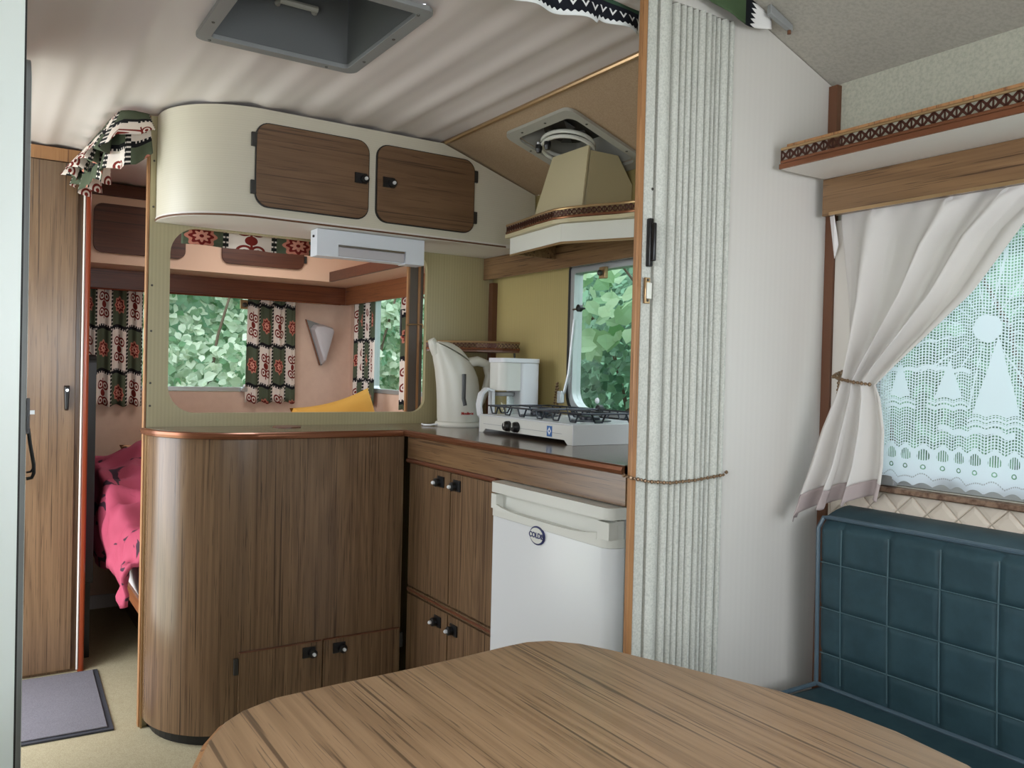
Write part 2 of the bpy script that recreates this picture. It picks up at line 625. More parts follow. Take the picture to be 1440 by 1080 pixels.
def duvet_mat():
    m = Mt('pink_printed_duvet', rough=0.75, spec=0.2)
    n = m.noise(m.coord('Object', (5.0, 5.0, 9.0)), 1.6, 2.0, 0.5, 1.2)
    n2 = m.noise(m.coord('Object'), 6.0, 2.0)
    c = m.mix(n2, srgb(178, 82, 104), srgb(148, 54, 76))
    c = m.mix(n.ss(0.60, 0.63), c, srgb(62, 40, 52))
    m.set('Base Color', c)
    return m.m


DUV = duvet_mat()
YEL = Mt('mustard_cotton', srgb(206, 156, 74), 0.8, spec=0.15).m
SHEET = Mt('white_sheet', srgb(226, 222, 222), 0.85, spec=0.15).m
PEACH = Mt('peach_pillow_cotton', srgb(224, 168, 130), 0.85, spec=0.15).m


def leaf_mat(name, lo, hi, trans=0.4):
    m = Mt(name, rough=0.5, spec=0.35)
    t = m.t
    gi = t.nodes.new('ShaderNodeNewGeometry')
    r = S(t, gi.outputs['Random Per Island'])
    c = m.mix(r, lo, hi)
    m.set('Base Color', c)
    tr = t.nodes.new('ShaderNodeBsdfTranslucent'); t.links.new(c.k, tr.inputs[0])
    mx = t.nodes.new('ShaderNodeMixShader'); mx.inputs[0].default_value = trans
    t.links.new(m.b.outputs[0], mx.inputs[1]); t.links.new(tr.outputs[0], mx.inputs[2])
    t.links.new(mx.outputs[0], t.nodes['Material Output'].inputs[0])
    return m.m


LEAFR = leaf_mat('pale_hedge_leaf', srgb(96, 144, 98), srgb(242, 249, 228), 0.5)
LEAFS = leaf_mat('hazel_leaf', srgb(96, 146, 92), srgb(204, 228, 192), 0.45)
LEAFD = leaf_mat('dark_hedge_leaf', srgb(66, 106, 80), srgb(138, 178, 146))
BARK = Mt('hedge_bark', srgb(92, 78, 62), 0.9).m
GRASS = speckle('grass_ground', srgb(96, 128, 74), srgb(64, 96, 52), 30, 0.95)

# ------------------------------------------------------------------ the setting
def slz(x):                       # kitchen and bedroom roof slope
    return 1.885 - 0.342 * (x - 1.31)


def sld(x):                       # dinette roof slope
    return 1.81 + 0.345 * (1.69 - x)


struct('floor', G().box(XL, XR, YF, YR, -0.03, 0.0), CARPET, 'worn beige carpet floor of the caravan')


def wav(x):  # shallow ripples put into the ceiling shape to imitate streaks of light
    return 0.0031 * math.sin(2 * PI * x / 0.125 + 0.9 * math.sin(5 * x)) + 0.0008 * math.sin(2 * PI * x / 0.061 + 2.2 * math.sin(4 * x))


g = G()
ys = [YD + 0.021, 1.50, 1.585, 2.005, 2.75, 3.5, YR]
nx = 322
HX0, HX1 = 0.435, 0.79
xs = sorted([XL + (1.31 - XL) * i / nx for i in range(nx + 1)] + [HX0, HX1])
for a, b in zip(xs, xs[1:]):
    for y0, y1 in zip(ys, ys[1:]):
        if 1.58 < (y0 + y1) / 2 < 2.01 and HX0 <= (a + b) / 2 <= HX1:
            continue
        g.add([(a, y0, 1.885 + wav(a)), (b, y0, 1.885 + wav(b)), (b, y1, 1.885 + wav(b)), (a, y1, 1.885 + wav(a))], [(0, 1, 2, 3)])
ce = struct('ceiling', g, CEIL, 'white caravan ceiling with added light-streak ripples over kitchen and bedroom', smooth=False)
bm = bmesh.new(); bm.from_mesh(ce.data); bmesh.ops.remove_doubles(bm, verts=bm.verts, dist=1e-4)
bmesh.ops.recalc_face_normals(bm, faces=bm.faces); bm.to_mesh(ce.data); bm.free()
ce.data.polygons.foreach_set('use_smooth', [True] * len(ce.data.polygons))

VX0, VX1, VY0, VY1 = 1.405, 1.655, 1.895, 2.175           # roof vent opening in the slope
g = G().plate([(1.31, YD + 0.0305), (XR, YD + 0.0305), (XR, YR), (1.31, YR)], 'z', 0.0, 0.02, [rrect(VX0, VX1, VY0, VY1, 0.03)])
g.map(lambda p: (p.x, p.y, p.z + slz(p.x)))
struct('ceiling', g, BEIGE, 'beige sloping roof lining over the kitchen')
g = G().plate([(1.25, YF), (XR, YF), (XR, YD + 0.03), (1.25, YD + 0.03)], 'z', 0.0, 0.02).map(lambda p: (p.x, p.y, p.z + sld(p.x)))
struct('ceiling', g, GREYC, 'grey textured sloping roof lining over the dinette')
struct('ceiling', G().box(XL, 1.25, YF, YD + 0.03, 1.962, 1.98), GREYC, 'grey flat roof lining over the dinette')
struct('wall_lintel', G().plate([(XL, 1.8765), (1.352, 1.8765), (1.352, sld(1.352) - 0.002), (1.25, 1.96), (XL, 1.96)], 'y', YD, YD + 0.02), PANEL, 'white lintel above the folding door')
struct('trim_1', G().tube([(1.312, YD + 0.032, 1.877), (1.312, 2.46, 1.877)], 0.007), BRASS, 'thin brass strip along the edge of the flat ceiling')

# right wall in three stretches, each with its window hole
DW = (0.10, 1.135, 0.895, 1.49)         # dinette window y0 y1 z0 z1
KW = (1.44, 2.252, 0.985, 1.478)        # kitchen window
BW = (3.10, 3.90, 1.0, 1.495)           # bedroom side window
RW = (0.44, 1.26, 0.992, 1.50)          # rear window x0 x1 z0 z1
wr = struct('wall_right', G().plate([(YF, 0), (YD, 0), (YD, 1.81), (YF, 1.81)], 'x', XR, XR + 0.03,
            [rrect(DW[0], DW[1], DW[2], DW[3], 0.01, 2)]), GREYW, 'grey green speckled wall beside the bench')
wk = struct('wall_kitchen', G().plate([(YD, 0), (YP + 0.01, 0), (YP + 0.01, 1.755), (YD, 1.755)], 'x', XR, XR + 0.03,
            [rrect(KW[0], KW[1], KW[2], KW[3], [0.075, 0.075, 0.012, 0.012])]), OLY, 'olive striped wall panel behind the stove')
wb = struct('wall_bedroom', G().plate([(YP + 0.01, 0), (YR, 0), (YR, 1.755), (YP + 0.01, 1.755)], 'x', XR, XR + 0.03,
            [rrect(BW[0], BW[1], BW[2], BW[3], 0.03)]), PINK, 'pink embossed side wall of the bedroom')
struct('wall_rear', G().plate([(XL, 0), (XR, 0), (XR, 1.755), (1.31, 1.885), (XL, 1.885)], 'y', YR, YR + 0.03,
       [rrect(RW[0], RW[1], RW[2], RW[3], 0.03)]), PINK, 'pink embossed rear wall of the bedroom')
struct('wall_left', G().plate([(YF, 0), (YR, 0), (YR, 1.885), (YD, 1.885), (YD, 1.962), (YF, 1.962)], 'x', XL - 0.03, XL,
       [rrect(-0.16, 0.86, 0.90, 1.54, 0.05), rrect(2.56, 3.30, 0.06, 1.80, 0.08)]), PANEL, 'white left wall with entry door opening')
struct('wall_front', G().plate([(XL, 0), (XR, 0), (XR, 1.81), (1.25, 1.96), (XL, 1.96)], 'y', YF - 0.03, YF,
       [rrect(-0.06, 1.46, 0.90, 1.54, 0.05)]), PANEL, 'white front wall with wide window opening')
# partition between kitchen and bedroom, with the rounded hatch
OP = (0.512, 1.402, 0.967, 1.548)
g = G().plate([(0.451, 0.0), (1.686, 0), (1.686, slz(1.686) - 0.002), (1.31, 1.876), (0.451, 1.876)], 'y', YP, YP + 0.02,
              [rrect(OP[0], OP[1], OP[2], OP[3], [0.085, 0.05, 0.06, 0.085], 8)])
wp = struct('wall_partition', g, OLX, 'olive striped partition with a large rounded opening')
struct('trim_2', G().box(0.443, 0.4505, YP - 0.0005, YP + 0.024, 0.0, 1.876), WED, 'light wooden edge strip of the partition', bevel=0.002)
for z in (1.74, 1.60, 1.36, 1.22, 1.06, 0.99):
    obj('screw', G().lathe((0.461, YP, z), [(0.0035, 0), (0.003, -0.002), (0.001, -0.003)], 'y', 8), STEEL, wp)
# partition between dinette and kitchen
struct('wall_divider', G().plate([(1.352, 0), (XR - 0.001, 0), (XR - 0.001, sld(XR) - 0.002), (1.352, sld(1.352) - 0.002)], 'y', YD, YD + 0.03), PANEL,
       'smooth white partition panel between bench and folding door')
struct('trim_3', G().box(1.676, 1.69, 1.226, 1.249, 0, 1.575), WTR, 'brown upright corner strip beside the ivory curtain')
struct('trim_3', G().box(1.674, 1.69, 1.226, 1.249, 1.595, 1.805), WTR, 'short brown corner strip above the dinette shelf')
struct('trim_5', G().box(1.683, 1.689, 1.14, 1.225, 0.90, 1.49), SHELFW, 'pale strip of wood beside the dinette window')
struct('trim_4', G().box(1.668, 1.69, 2.722, 2.749, 0.93, 1.46), WTR, 'dark brown corner strip behind the kettle')
struct('baseboard_rear', G().box(0.36, XR, YR - 0.012, YR - 0.001, 0.0, 0.06), SHEET, 'pale skirting board in the bedroom')

# padded diamond tiles under the dinette window
dw, dh = 0.066, 0.068
i0 = 0
for r in range(4):
    zc = 0.775 + r * dh / 2
    for c in range(14):
        yc = 0.36 + c * dw + (dw / 2 if r % 2 else 0)
        k = 0.985
        pts = [(yc - dw / 2 * k, zc), (yc, zc - dh / 2 * k), (yc + dw / 2 * k, zc), (yc, zc + dh / 2 * k)]
        pts = [(min(y, 1.222), min(z, 0.876)) for y, z in pts]
        def shr(p, q): return (yc + (p[0] - yc) * q, zc + (p[1] - zc) * q)
        gg = G().add([(XR - 0.001, p[0], p[1]) for p in pts] + [(XR - 0.0045, *shr(p, 0.93)) for p in pts] + [(XR - 0.006, *shr(p, 0.6)) for p in pts],
                     [(0, 1, 2, 3), (0, 1, 5, 4), (1, 2, 6, 5), (2, 3, 7, 6), (3, 0, 4, 7), (4, 5, 9, 8), (5, 6, 10, 9), (6, 7, 11, 10), (7, 4, 8, 11), (11, 10, 9, 8)])
        obj('tile', gg, TILE, wr)


# ------------------------------------------------------------------ windows
def window(name, axis, b, a_in, sgn, r, label, fw=0.026, mull=None):
    """b: two spans in the wall plane; a_in: the inner wall face; sgn: outward"""
    m = thing(name, {'x': (a_in, (b[0] + b[1]) / 2, b[2]), 'y': ((b[0] + b[1]) / 2, a_in, b[2])}[axis], label, None, None, 'structure')
    e = 0.0015
    rl = r if isinstance(r, (list, tuple)) else [r] * 4
    r = max(rl)
    out = rrect(b[0] + e, b[1] - e, b[2] + e, b[3] - e, rl)
    inn = rrect(b[0] + fw, b[1] - fw, b[2] + fw, b[3] - fw, [max(q - 0.01, 0.008) for q in rl])
    obj('frame', G().plate(out, axis, a_in - 0.004 * sgn, a_in + 0.032 * sgn, [inn]), ALU, m, bevel=0.002)
    if r > 0.06:
        o2 = rrect(b[0] - 0.010, b[1] + 0.010, b[2] - 0.010, b[3] + 0.006, [q + 0.008 for q in rl])
        obj('rubber_seal', G().plate(o2, axis, a_in - 0.005 * sgn, a_in - 0.0005 * sgn, [out]), RUB, m)
    obj('pane', G().plate(inn, axis, a_in + 0.014 * sgn, a_in + 0.017 * sgn), GLASS, m)
    return m


w1 = window('window_1', 'x', DW, XR, 1, 0.008, 'dinette window behind the white lace', 0.035)
w2 = window('window_2', 'x', KW, XR, 1, [0.073, 0.073, 0.011, 0.011], 'kitchen window with rounded lower corners behind the stove', 0.022)
w3 = window('window_3', 'y', RW, YR, 1, 0.03, 'rear bedroom window facing a hedge', 0.022)
w4 = window('window_4', 'x', BW, XR, 1, 0.03, 'side bedroom window between patterned curtains', 0.022)
w5 = window('window_5', 'y', (-0.06, 1.46, 0.90, 1.54), YF, -1, 0.05, 'front window of the dinette', 0.03)
w6 = window('window_6', 'x', (-0.16, 0.86, 0.90, 1.54), XL, -1, 0.05, 'left window of the dinette', 0.03)
# fittings of the kitchen window
obj('catch_plate', G().box(1.672, 1.686, 2.055, 2.085, 1.425, 1.462), BRASS, w2, bevel=0.002)
obj('catch_knob', G().lathe((1.672, 2.07, 1.442), [(0.004, 0), (0.009, -0.004), (0.009, -0.012), (0.003, -0.016)], 'x', 12), STEEL, w2)
obj('stay_arm', G().tube([(1.683, 2.222, 1.30), (1.676, 2.236, 1.12), (1.670, 2.25, 1.06), (1.664, 2.262, 1.035)], 0.0055), ALU, w2)
obj('stay_clamp', G().box(1.655, 1.672, 2.250, 2.272, 1.02, 1.062), ALU, w2, bevel=0.003)
obj('stay_knob', G().lathe((1.672, 2.168, 1.335), [(0.003, 0.012), (0.006, 0.0), (0.012, -0.004), (0.012, -0.016), (0.004, -0.02)], 'x', 12), BLK, w2)
obj('stay_rod', G().tube([(1.684, 2.23, 1.335), (1.678, 2.168, 1.335)], 0.004), CHR, w2)
obj('stay_knob', G().lathe((1.668, 2.045, 1.012), [(0.003, 0.012), (0.006, 0.0), (0.013, -0.004), (0.013, -0.018), (0.004, -0.022)], 'x', 12), BLK, w2)
obj('catch_base', G().box(1.670, 1.686, 2.065, 2.095, 0.988, 1.012), ALU, w2, bevel=0.002)
obj('sucker', G().lathe((1.700, 2.11, 1.035), [(0.010, 0), (0.008, -0.004), (0.003, -0.008)], 'x', 12), WPL, w2)
# fittings of the rear window
obj('catch_plate', G().box(1.105, 1.142, 4.17, 4.186, 1.40, 1.445), BRASS, w3, bevel=0.002)
obj('catch_knob', G().lathe((1.124, 4.17, 1.42), [(0.004, 0), (0.012, -0.004), (0.012, -0.012), (0.003, -0.016)], 'y', 12), STEEL, w3)
obj('stay_clamp', G().box(1.115, 1.15, 4.165, 4.186, 0.992, 1.012), ALU, w3, bevel=0.003)
obj('stay_knob', G().lathe((1.13, 4.165, 1.02), [(0.004, 0), (0.010, -0.004), (0.010, -0.012), (0.003, -0.016)], 'y', 12), CHR, w3)
obj('sill', G().box(1.660, 1.692, 0.10, 1.138, 0.880, 0.892), SILLW, w1, bevel=0.003)
obj('catch', G().box(1.672, 1.687, 1.055, 1.085, 0.894, 0.916), GREYP, w1, bevel=0.002)

# ------------------------------------------------------------------ hedge outside
ground = struct('ground', G().box(-6, 9, -6, 12, -0.72, -0.70), GRASS, 'grass outside the caravan')


def leaves(n, pos, nrm, smin, smax):
    g = G()
    shape = [(0, 0, 0), (-0.34, 0.22, 0.05), (-0.40, 0.55, 0.07), (0, 1.0, -0.06), (0.40, 0.55, 0.07), (0.34, 0.22, 0.05), (0, 0.5, 0.0)]
    fs = [(0, 6, 1), (1, 6, 2), (2, 6, 3), (3, 6, 4), (4, 6, 5), (5, 6, 0)]
    for _ in range(n):
        p = Vector(pos())
        q = Vector(nrm()).normalized()
        d = Vector((random.uniform(-1, 1), random.uniform(-1, 1), random.uniform(-1.2, 0.3)))
        d = (d - q * d.dot(q)).normalized()
        a = d.cross(q)
        s = random.uniform(smin, smax)
        g.add([p + (a * v[0] + d * v[1] + q * v[2]) * s for v in shape], fs)
    return g


def hedge(name, loc, label, foliage):
    h = thing(name, loc, label, 'hedge')
    for part, gg, mt, st in foliage:
        o = obj(part, gg, mt, h)
        if st: o['kind'] = 'stuff'
    return h


def rear_pos():
    x = random.uniform(-0.9, 2.9); z = random.uniform(-0.3, 2.3)
    y = 5.05 + 0.45 * (noise.noise(Vector((x * 1.7, 0, z * 1.7))) + 0.4) + random.random() ** 2 * 0.5 + (0.25 if z > 1.25 else 0.0)
    return (x, y, z)


back = G().grid(30, 20, lambda u, v: (-1.2 + 4.4 * u, 5.75 + 0.15 * noise.noise(Vector((u * 8, v * 8, 0))), -0.7 + 3.1 * v))
rb = G()
for k in range(7):
    x0 = -0.6 + 0.55 * k
    rb.tube([(x0, 5.45, -0.7), (x0 + 0.1, 5.35, 0.4), (x0 + 0.22, 5.3, 1.3), (x0 + 0.4, 5.25, 2.0)], [0.018, 0.014, 0.009, 0.005], 6)
hedge('hedge', (1.0, 5.4, -0.7), 'pale leafy hedge close behind the rear window', [
    ('foliage', leaves(24000, rear_pos, lambda: (random.gauss(0, .6), -1 + random.gauss(0, .4), random.gauss(0.4, .5)), 0.04, 0.085), LEAFR, True),
    ('leaf_backdrop', back, LEAFD, True), ('branch', rb, BARK, False)])


def side_pos():
    y = random.uniform(-0.9, 4.9); z = random.uniform(-0.2, 2.3)
    x = (2.75 if y > 1.3 else 3.0) + 0.35 * noise.noise(Vector((y * 2, 3, z * 2))) + random.random() ** 2 * 0.6
    return (x, y, z)


def near_pos():
    y = random.uniform(1.7, 3.4); z = random.uniform(1.22, 1.75)
    return (random.uniform(2.02, 2.4) + (1.6 - z) * 0.25, y, z)


back = G().grid(30, 16, lambda u, v: (3.55 + 0.15 * noise.noise(Vector((u * 8, v * 8, 5))), -1.2 + 6.9 * u, -0.7 + 3.0 * v))
sb = G()
for k in range(8):
    y0 = 1.2 + 0.5 * k
    sb.tube([(3.2, y0, -0.7), (3.05, y0 + 0.1, 0.4), (2.8, y0 + 0.18, 1.3), (2.3, y0 + 0.2, 1.75)], [0.02, 0.015, 0.009, 0.004], 6)
hedge('hedge', (2.9, 2.8, -0.7), 'dark hedge with big hazel leaves outside the kitchen window', [
    ('foliage', leaves(24000, side_pos, lambda: (-1 + random.gauss(0, .4), random.gauss(-.2, .6), random.gauss(0.4, .5)), 0.035, 0.07), LEAFD, True),
    ('foliage', leaves(300, near_pos, lambda: (-0.7 + random.gauss(0, .4), random.gauss(-.3, .5), random.gauss(0.6, .5)), 0.065, 0.115), LEAFS, True),
    ('leaf_backdrop', back, LEAFD, True), ('branch', sb, BARK, False)])

# ------------------------------------------------------------------ shared small parts
def latch(door, c, n, horiz):
    """black square latch with a round push button; n: outward normal axis sign as (axis, sign)"""
    ax, s = n
    g = G()
    if ax == 'y':
        g.box(c[0] - 0.020, c[0] + 0.020, min(c[1], c[1] + s * 0.004), max(c[1], c[1] + s * 0.004), c[2] - 0.016, c[2] + 0.016)
        k = c[0] + horiz * 0.010
        b = (k, c[1] + s * 0.004, c[2] - 0.003)
    else:
        g.box(min(c[0], c[0] + s * 0.004), max(c[0], c[0] + s * 0.004), c[1] - 0.020, c[1] + 0.020, c[2] - 0.016, c[2] + 0.016)
        b = (c[0] + s * 0.004, c[1] + horiz * 0.010, c[2] - 0.003)
    g.lathe(b, [(0.013, 0), (0.013, s * 0.012), (0.010, s * 0.015)], ax, 14)
    obj('latch', g, BLK, door)
    off = s * 0.0155
    bb = (b[0], b[1] + off, b[2]) if ax == 'y' else (b[0] + off, b[1], b[2])
    obj('button', G().lathe(bb, [(0.0055, 0), (0.0055, s * 0.006), (0.003, s * 0.009)], ax, 12), WPL, door)


def gallery(parent, path, z0, z1, pitch, topr=0.004):
    """little pierced copper rail along a path of (x, y)"""
    P3 = lambda z: [(p[0], p[1], z) for p in path]
    obj('top_rail', G().tube(P3(z1), topr, 8), BRASS, parent, smooth=True)
    obj('bottom_rail', G().tube(P3(z0), topr * 1.1, 8), COP, parent, smooth=True)
    g = G()
    a0, a1 = z0 + 0.003, z1 - 0.003
    for p, q in zip(path, path[1:]):
        p, q = Vector((p[0], p[1], 0)), Vector((q[0], q[1], 0))
        L = (q - p).length
        n = max(1, round(L / pitch))
        t = (q - p) / L
        m = Vector((-t.y, t.x, 0)) * 0.0009
        def bar(A, B, wd):
            d = (B - A).normalized(); o = d.cross(m.normalized()) * wd
            g.add([A - o - m, A + o - m, B + o - m, B - o - m, A - o + m, A + o + m, B + o + m, B - o + m],
                  [(0, 1, 2, 3), (4, 7, 6, 5), (0, 4, 5, 1), (1, 5, 6, 2), (2, 6, 7, 3), (3, 7, 4, 0)])
        st = L / n
        for i in range(n):
            A, B = p + t * (i * st), p + t * ((i + 1) * st)
            za, zb = Vector((0, 0, a0)), Vector((0, 0, a1))
            bar(A + za, B + zb, st * 0.10); bar(A + zb, B + za, st * 0.10)
            C = (A + B) / 2 + (za + zb) / 2
            r = st * 0.20
            k = 8
            ring = [C + t * (r * math.cos(2 * PI * j / k)) + Vector((0, 0, r * math.sin(2 * PI * j / k))) for j in range(k)]
            g.add([v - m * 1.2 for v in ring] + [v + m * 1.2 for v in ring],
                  [tuple(range(k)), tuple(reversed(range(k, 2 * k)))] + [(j, (j + 1) % k, k + (j + 1) % k, k + j) for j in range(k)])
            bar(A + za, A + zb, st * 0.07)
    obj('lattice', g, COPD, parent)


def arc(cx, cy, r, a0, a1, n):
    return [(cx + r * math.cos(a0 + (a1 - a0) * k / n), cy + r * math.sin(a0 + (a1 - a0) * k / n)) for k in range(n + 1)]


# ------------------------------------------------------------------ curved kitchen cupboard and worktop
t = thing('curved_cupboard', (0.85, 2.6, 0), 'teak veneer cupboard with one large rounded end and two small low doors', 'cupboard')
plan = [(0.453, 2.745)] + arc(0.715, 2.73, 0.262, PI, 1.5 * PI, 20) + [(1.188, 2.468), (1.188, 2.745)]
obj('body', G().plate(plan, 'z', 0.035, 0.903), WZ, t, smooth=True)
plan2 = [(0.468, 2.745)] + arc(0.722, 2.733, 0.248, PI, 1.5 * PI, 14) + [(1.18, 2.487), (1.18, 2.745)]
obj('plinth', G().plate(plan2, 'z', 0.0, 0.035), BLK, t)
obj('edge_strip', G().box(0.4475, 0.4525, 2.738, 2.7485, 0.0, 0.903), BRASS, t)
for x0, x1, hx, kn, side in ((0.668, 0.9195, 0.878, 1, 0), (0.9245, 1.182, 0.975, 1, 1)):
    d = obj('door', G().plate(rrect(x0, x1, 0.05, 0.276, 0.003, 2), 'y', 2.459, 2.4665), WZ, t)
    obj('edge_band', G().box(x0, x1, 2.4592, 2.4667, 0.2763, 0.2795), REDB, d)
    latch(d, (hx, 2.459, 0.248), ('y', -1), kn)
    x = x0 - 0.008 if side == 0 else x1 + 0.006
    obj('hinge', G().box(x - 0.006, x + 0.006, 2.459, 2.4675, 0.215, 0.262), DARKH, t)

t = thing('worktop', (1.2, 2.4, 0.9035), 'dark glossy L shaped worktop with copper front edge', 'worktop')
front = arc(0.715, 2.73, 0.272, PI, 1.5 * PI, 18) + [(1.186, 2.458), (1.186, 1.372)]
obj('top', G().plate([(0.443, 2.746)] + front + [(1.684, 1.372), (1.684, 2.746)], 'z', 0.9035, 0.925), COUNTER, t, smooth=True)
obj('edge_strip', G().tube([(0.443, 2.742, 0.914)] + [(x, y, 0.914) for x, y in front], 0.0105, 8), COP, t, smooth=True)
obj('socket_cap', G().lathe((0.86, 2.66, 0.925), [(0.045, 0), (0.045, 0.003), (0.0, 0.003)], 'z', 20), WTR, t)

t = thing('kitchen_cupboard', (1.45, 2.2, 0), 'teak kitchen cupboard with four latched doors and deep drawer fascia', 'cupboard')
obj('body', G().box(1.203, 1.676, 1.905, 2.446, 0.04, 0.9025), WZ, t)
obj('fascia', G().box(1.191, 1.2025, 1.374, 2.446, 0.835, 0.9025), WYD, t)
obj('lower_strip', G().tube([(1.193, 1.90, 0.827), (1.193, 2.446, 0.827)], 0.0075), REDB, t)
for y0, y1, z0, z1, lat in ((2.163, 2.432, 0.428, 0.818, (2.218, 0.785)), (1.908, 2.156, 0.428, 0.818, (2.118, 0.785)),
                            (2.163, 2.432, 0.05, 0.398, (2.218, 0.362)), (1.908, 2.156, 0.05, 0.398, (2.118, 0.362))):
    d = obj('door', G().box(1.1935, 1.2023, y0, y1, z0, z1), WZ, t)
    latch(d, (1.1935, lat[0], lat[1]), ('x', -1), 1)
obj('rail', G().box(1.193, 1.2025, 1.908, 2.432, 0.4045, 0.4205), WZ, t)
obj('rail_edge', G().box(1.191, 1.1929, 1.908, 2.432, 0.409, 0.416), REDB, t)

# ------------------------------------------------------------------ fridge
t = thing('fridge', (1.4, 1.62, 0), 'small white under counter fridge with oval badge and rounded lid', 'fridge')
obj('cabinet', G().box(1.205, 1.66, 1.395, 1.862, 0.02, 0.803), WHITE, t, bevel=0.006)
obj('lid', G().plate(rrect(1.150, 1.665, 1.378, 1.872, [0.022, 0.0, 0.0, 0.022]), 'z', 0.806, 0.832), WPG, t, bevel=0.006)
door = obj('door', G().plate(rrect(1.158, 1.202, 1.384, 1.868, [0.03, 0.0, 0.0, 0.012]), 'z', 0.05, 0.742), WHITE, t, bevel=0.003)
g = G().plate(rrect(1.156, 1.202, 1.384, 1.868, [0.03, 0, 0, 0.012]), 'z', 0.743, 0.762)
g.plate(rrect(1.178, 1.202, 1.386, 1.866, 0.002), 'z', 0.762, 0.802)
g.box(1.156, 1.18, 1.384, 1.425, 0.762, 0.800)
g.box(1.156, 1.18, 1.845, 1.868, 0.762, 0.800)
band = obj('handle_band', g, WPG, t, bevel=0.002)
lipz = [(1.425 + 0.42 * k / 14, 0.762 + 0.012 * (2 * k / 14 - 1) ** 4) for k in range(15)]
obj('grip_lip', G().plate([(1.425, 0.758)] + [(1.845, 0.758)] + list(reversed(lipz)), 'x', 1.155, 1.162), WPG, band)
badge = (1.1575, 1.652, 0.726)
g = G()
ring = []
for a, h in ((1.0, 0), (1.0, -0.003), (0.9, -0.0042)):
    ring.append([(badge[0] + h, badge[1] + 0.031 * a * math.cos(2 * PI * k / 28), badge[2] + 0.023 * a * math.sin(2 * PI * k / 28)) for k in range(28)])
b = obj('badge', G().loft(ring), NAVY, door)
g = G()
g.loft([[(badge[0] + h, badge[1] + 0.027 * math.cos(2 * PI * k / 28), badge[2] + 0.019 * math.sin(2 * PI * k / 28)) for k in range(28)] for h in (-0.003, -0.0047)])
obj('badge_face', g, WPG, door)
text('badge_lettering', 'COLDiS', NAVY, door, 0.0178, (badge[0] - 0.0050, badge[1], badge[2]), (0, -1, 0), (0, 0, 1))
obj('hinge_pin', G().lathe((1.188, 1.392, 0.800), [(0.004, 0), (0.004, 0.008)], 'z', 8), STEEL, t)

# ------------------------------------------------------------------ cream overhead cabinet
t = thing('overhead_cabinet', (1.0, 2.6, 1.553), 'cream overhead cabinet with rounded end and two dark wood doors', 'cabinet')
plan = [(0.468, 2.746)] + arc(0.718, 2.72, 0.25, PI, 1.5 * PI, 20) + [(1.683, 2.47), (1.683, 2.746)]
rings = []
for k, z in enumerate((1.566, 1.882)):
    rings.append([(x, y, min(z, slz(x) - 0.003 if x > 1.31 else 1.876)) for x, y in plan])
# split the straight front where the roof begins to slope
plan = [(0.468, 2.746)] + arc(0.718, 2.72, 0.25, PI, 1.5 * PI, 20) + [(1.31, 2.47), (1.683, 2.47), (1.683, 2.746), (1.31, 2.746)]
rings = [[(x, y, 1.566) for x, y in plan], [(x, y, (slz(x) - 0.004) if x > 1.32 else 1.876) for x, y in plan]]
g = G().loft(rings, caps=False)
n = len(plan)
obj('body', g, CREAM, t, smooth=True)
obj('base_board', G().plate([(0.466, 2.746)] + arc(0.718, 2.72, 0.253, PI, 1.5 * PI, 20) + [(1.683, 2.467), (1.683, 2.746)], 'z', 1.553, 1.566), SHELFW, t, smooth=True)
obj('edge_strip', G().tube([(0.466, 2.742, 1.557)] + [(x, y, 1.557) for x, y in arc(0.718, 2.72, 0.254, PI, 1.5 * PI, 18)] + [(1.56, 2.466, 1.557)], 0.003, 6), WTR, t)
for x0, x1, lx, hx in ((0.690, 1.040, 1.013, 0.683), (1.070, 1.424, 1.108, 1.431)):
    d = obj('door', G().plate(rrect(x0, x1, 1.590, 1.832, 0.038), 'y', 2.458, 2.4685), WX, t, bevel=0.003)
    d['label'] = 'dark brown wood grain door with rounded corners'
    obj('edge_band', G().plate(rrect(x0 - 0.003, x1 + 0.003, 1.587, 1.835, 0.04), 'y', 2.462, 2.4688), BLK, d)
    latch(d, (lx, 2.458, 1.715), ('y', -1), 1)
    for hz in (1.782, 1.643):
        obj('hinge', G().box(hx - 0.008, hx + 0.008, 2.460, 2.4695, hz - 0.020, hz + 0.020), DARKH, t, bevel=0.001)

# lamp under the cabinet
t = thing('strip_light', (1.08, 2.53, 1.47), 'white plastic strip light under the cream cabinet', 'light')
g = G().box(0.892, 1.262, 2.502, 2.56, 1.508, 1.5515).box(0.892, 0.962, 2.502, 2.56, 1.468, 1.508).box(1.195, 1.262, 2.502, 2.56, 1.468, 1.508)
g.box(0.962, 1.195, 2.515, 2.56, 1.47, 1.508)
obj('housing', g, LAMPW, t)
obj('diffuser', G().box(0.964, 1.193, 2.508, 2.5148, 1.473, 1.502), DIFF, t, bevel=0.002)
obj('chrome_strip', G().box(0.964, 1.193, 2.506, 2.5148, 1.5025, 1.5075), CHR, t)
obj('switch', G().lathe((0.892, 2.53, 1.53), [(0.004, 0), (0.004, -0.004)], 'x', 10), BLK, t)

# ------------------------------------------------------------------ extractor hood corner
t = thing('kitchen_pelmet', (1.655, 2.1, 1.470), 'teak pelmet board above the kitchen window', 'pelmet')
obj('board', G().box(1.640, 1.652, 1.30, 2.746, 1.470, 1.5515), WYD, t)
obj('return_board', G().box(1.652, 1.688, 1.302, 1.312, 1.470, 1.5515), WYD, t)

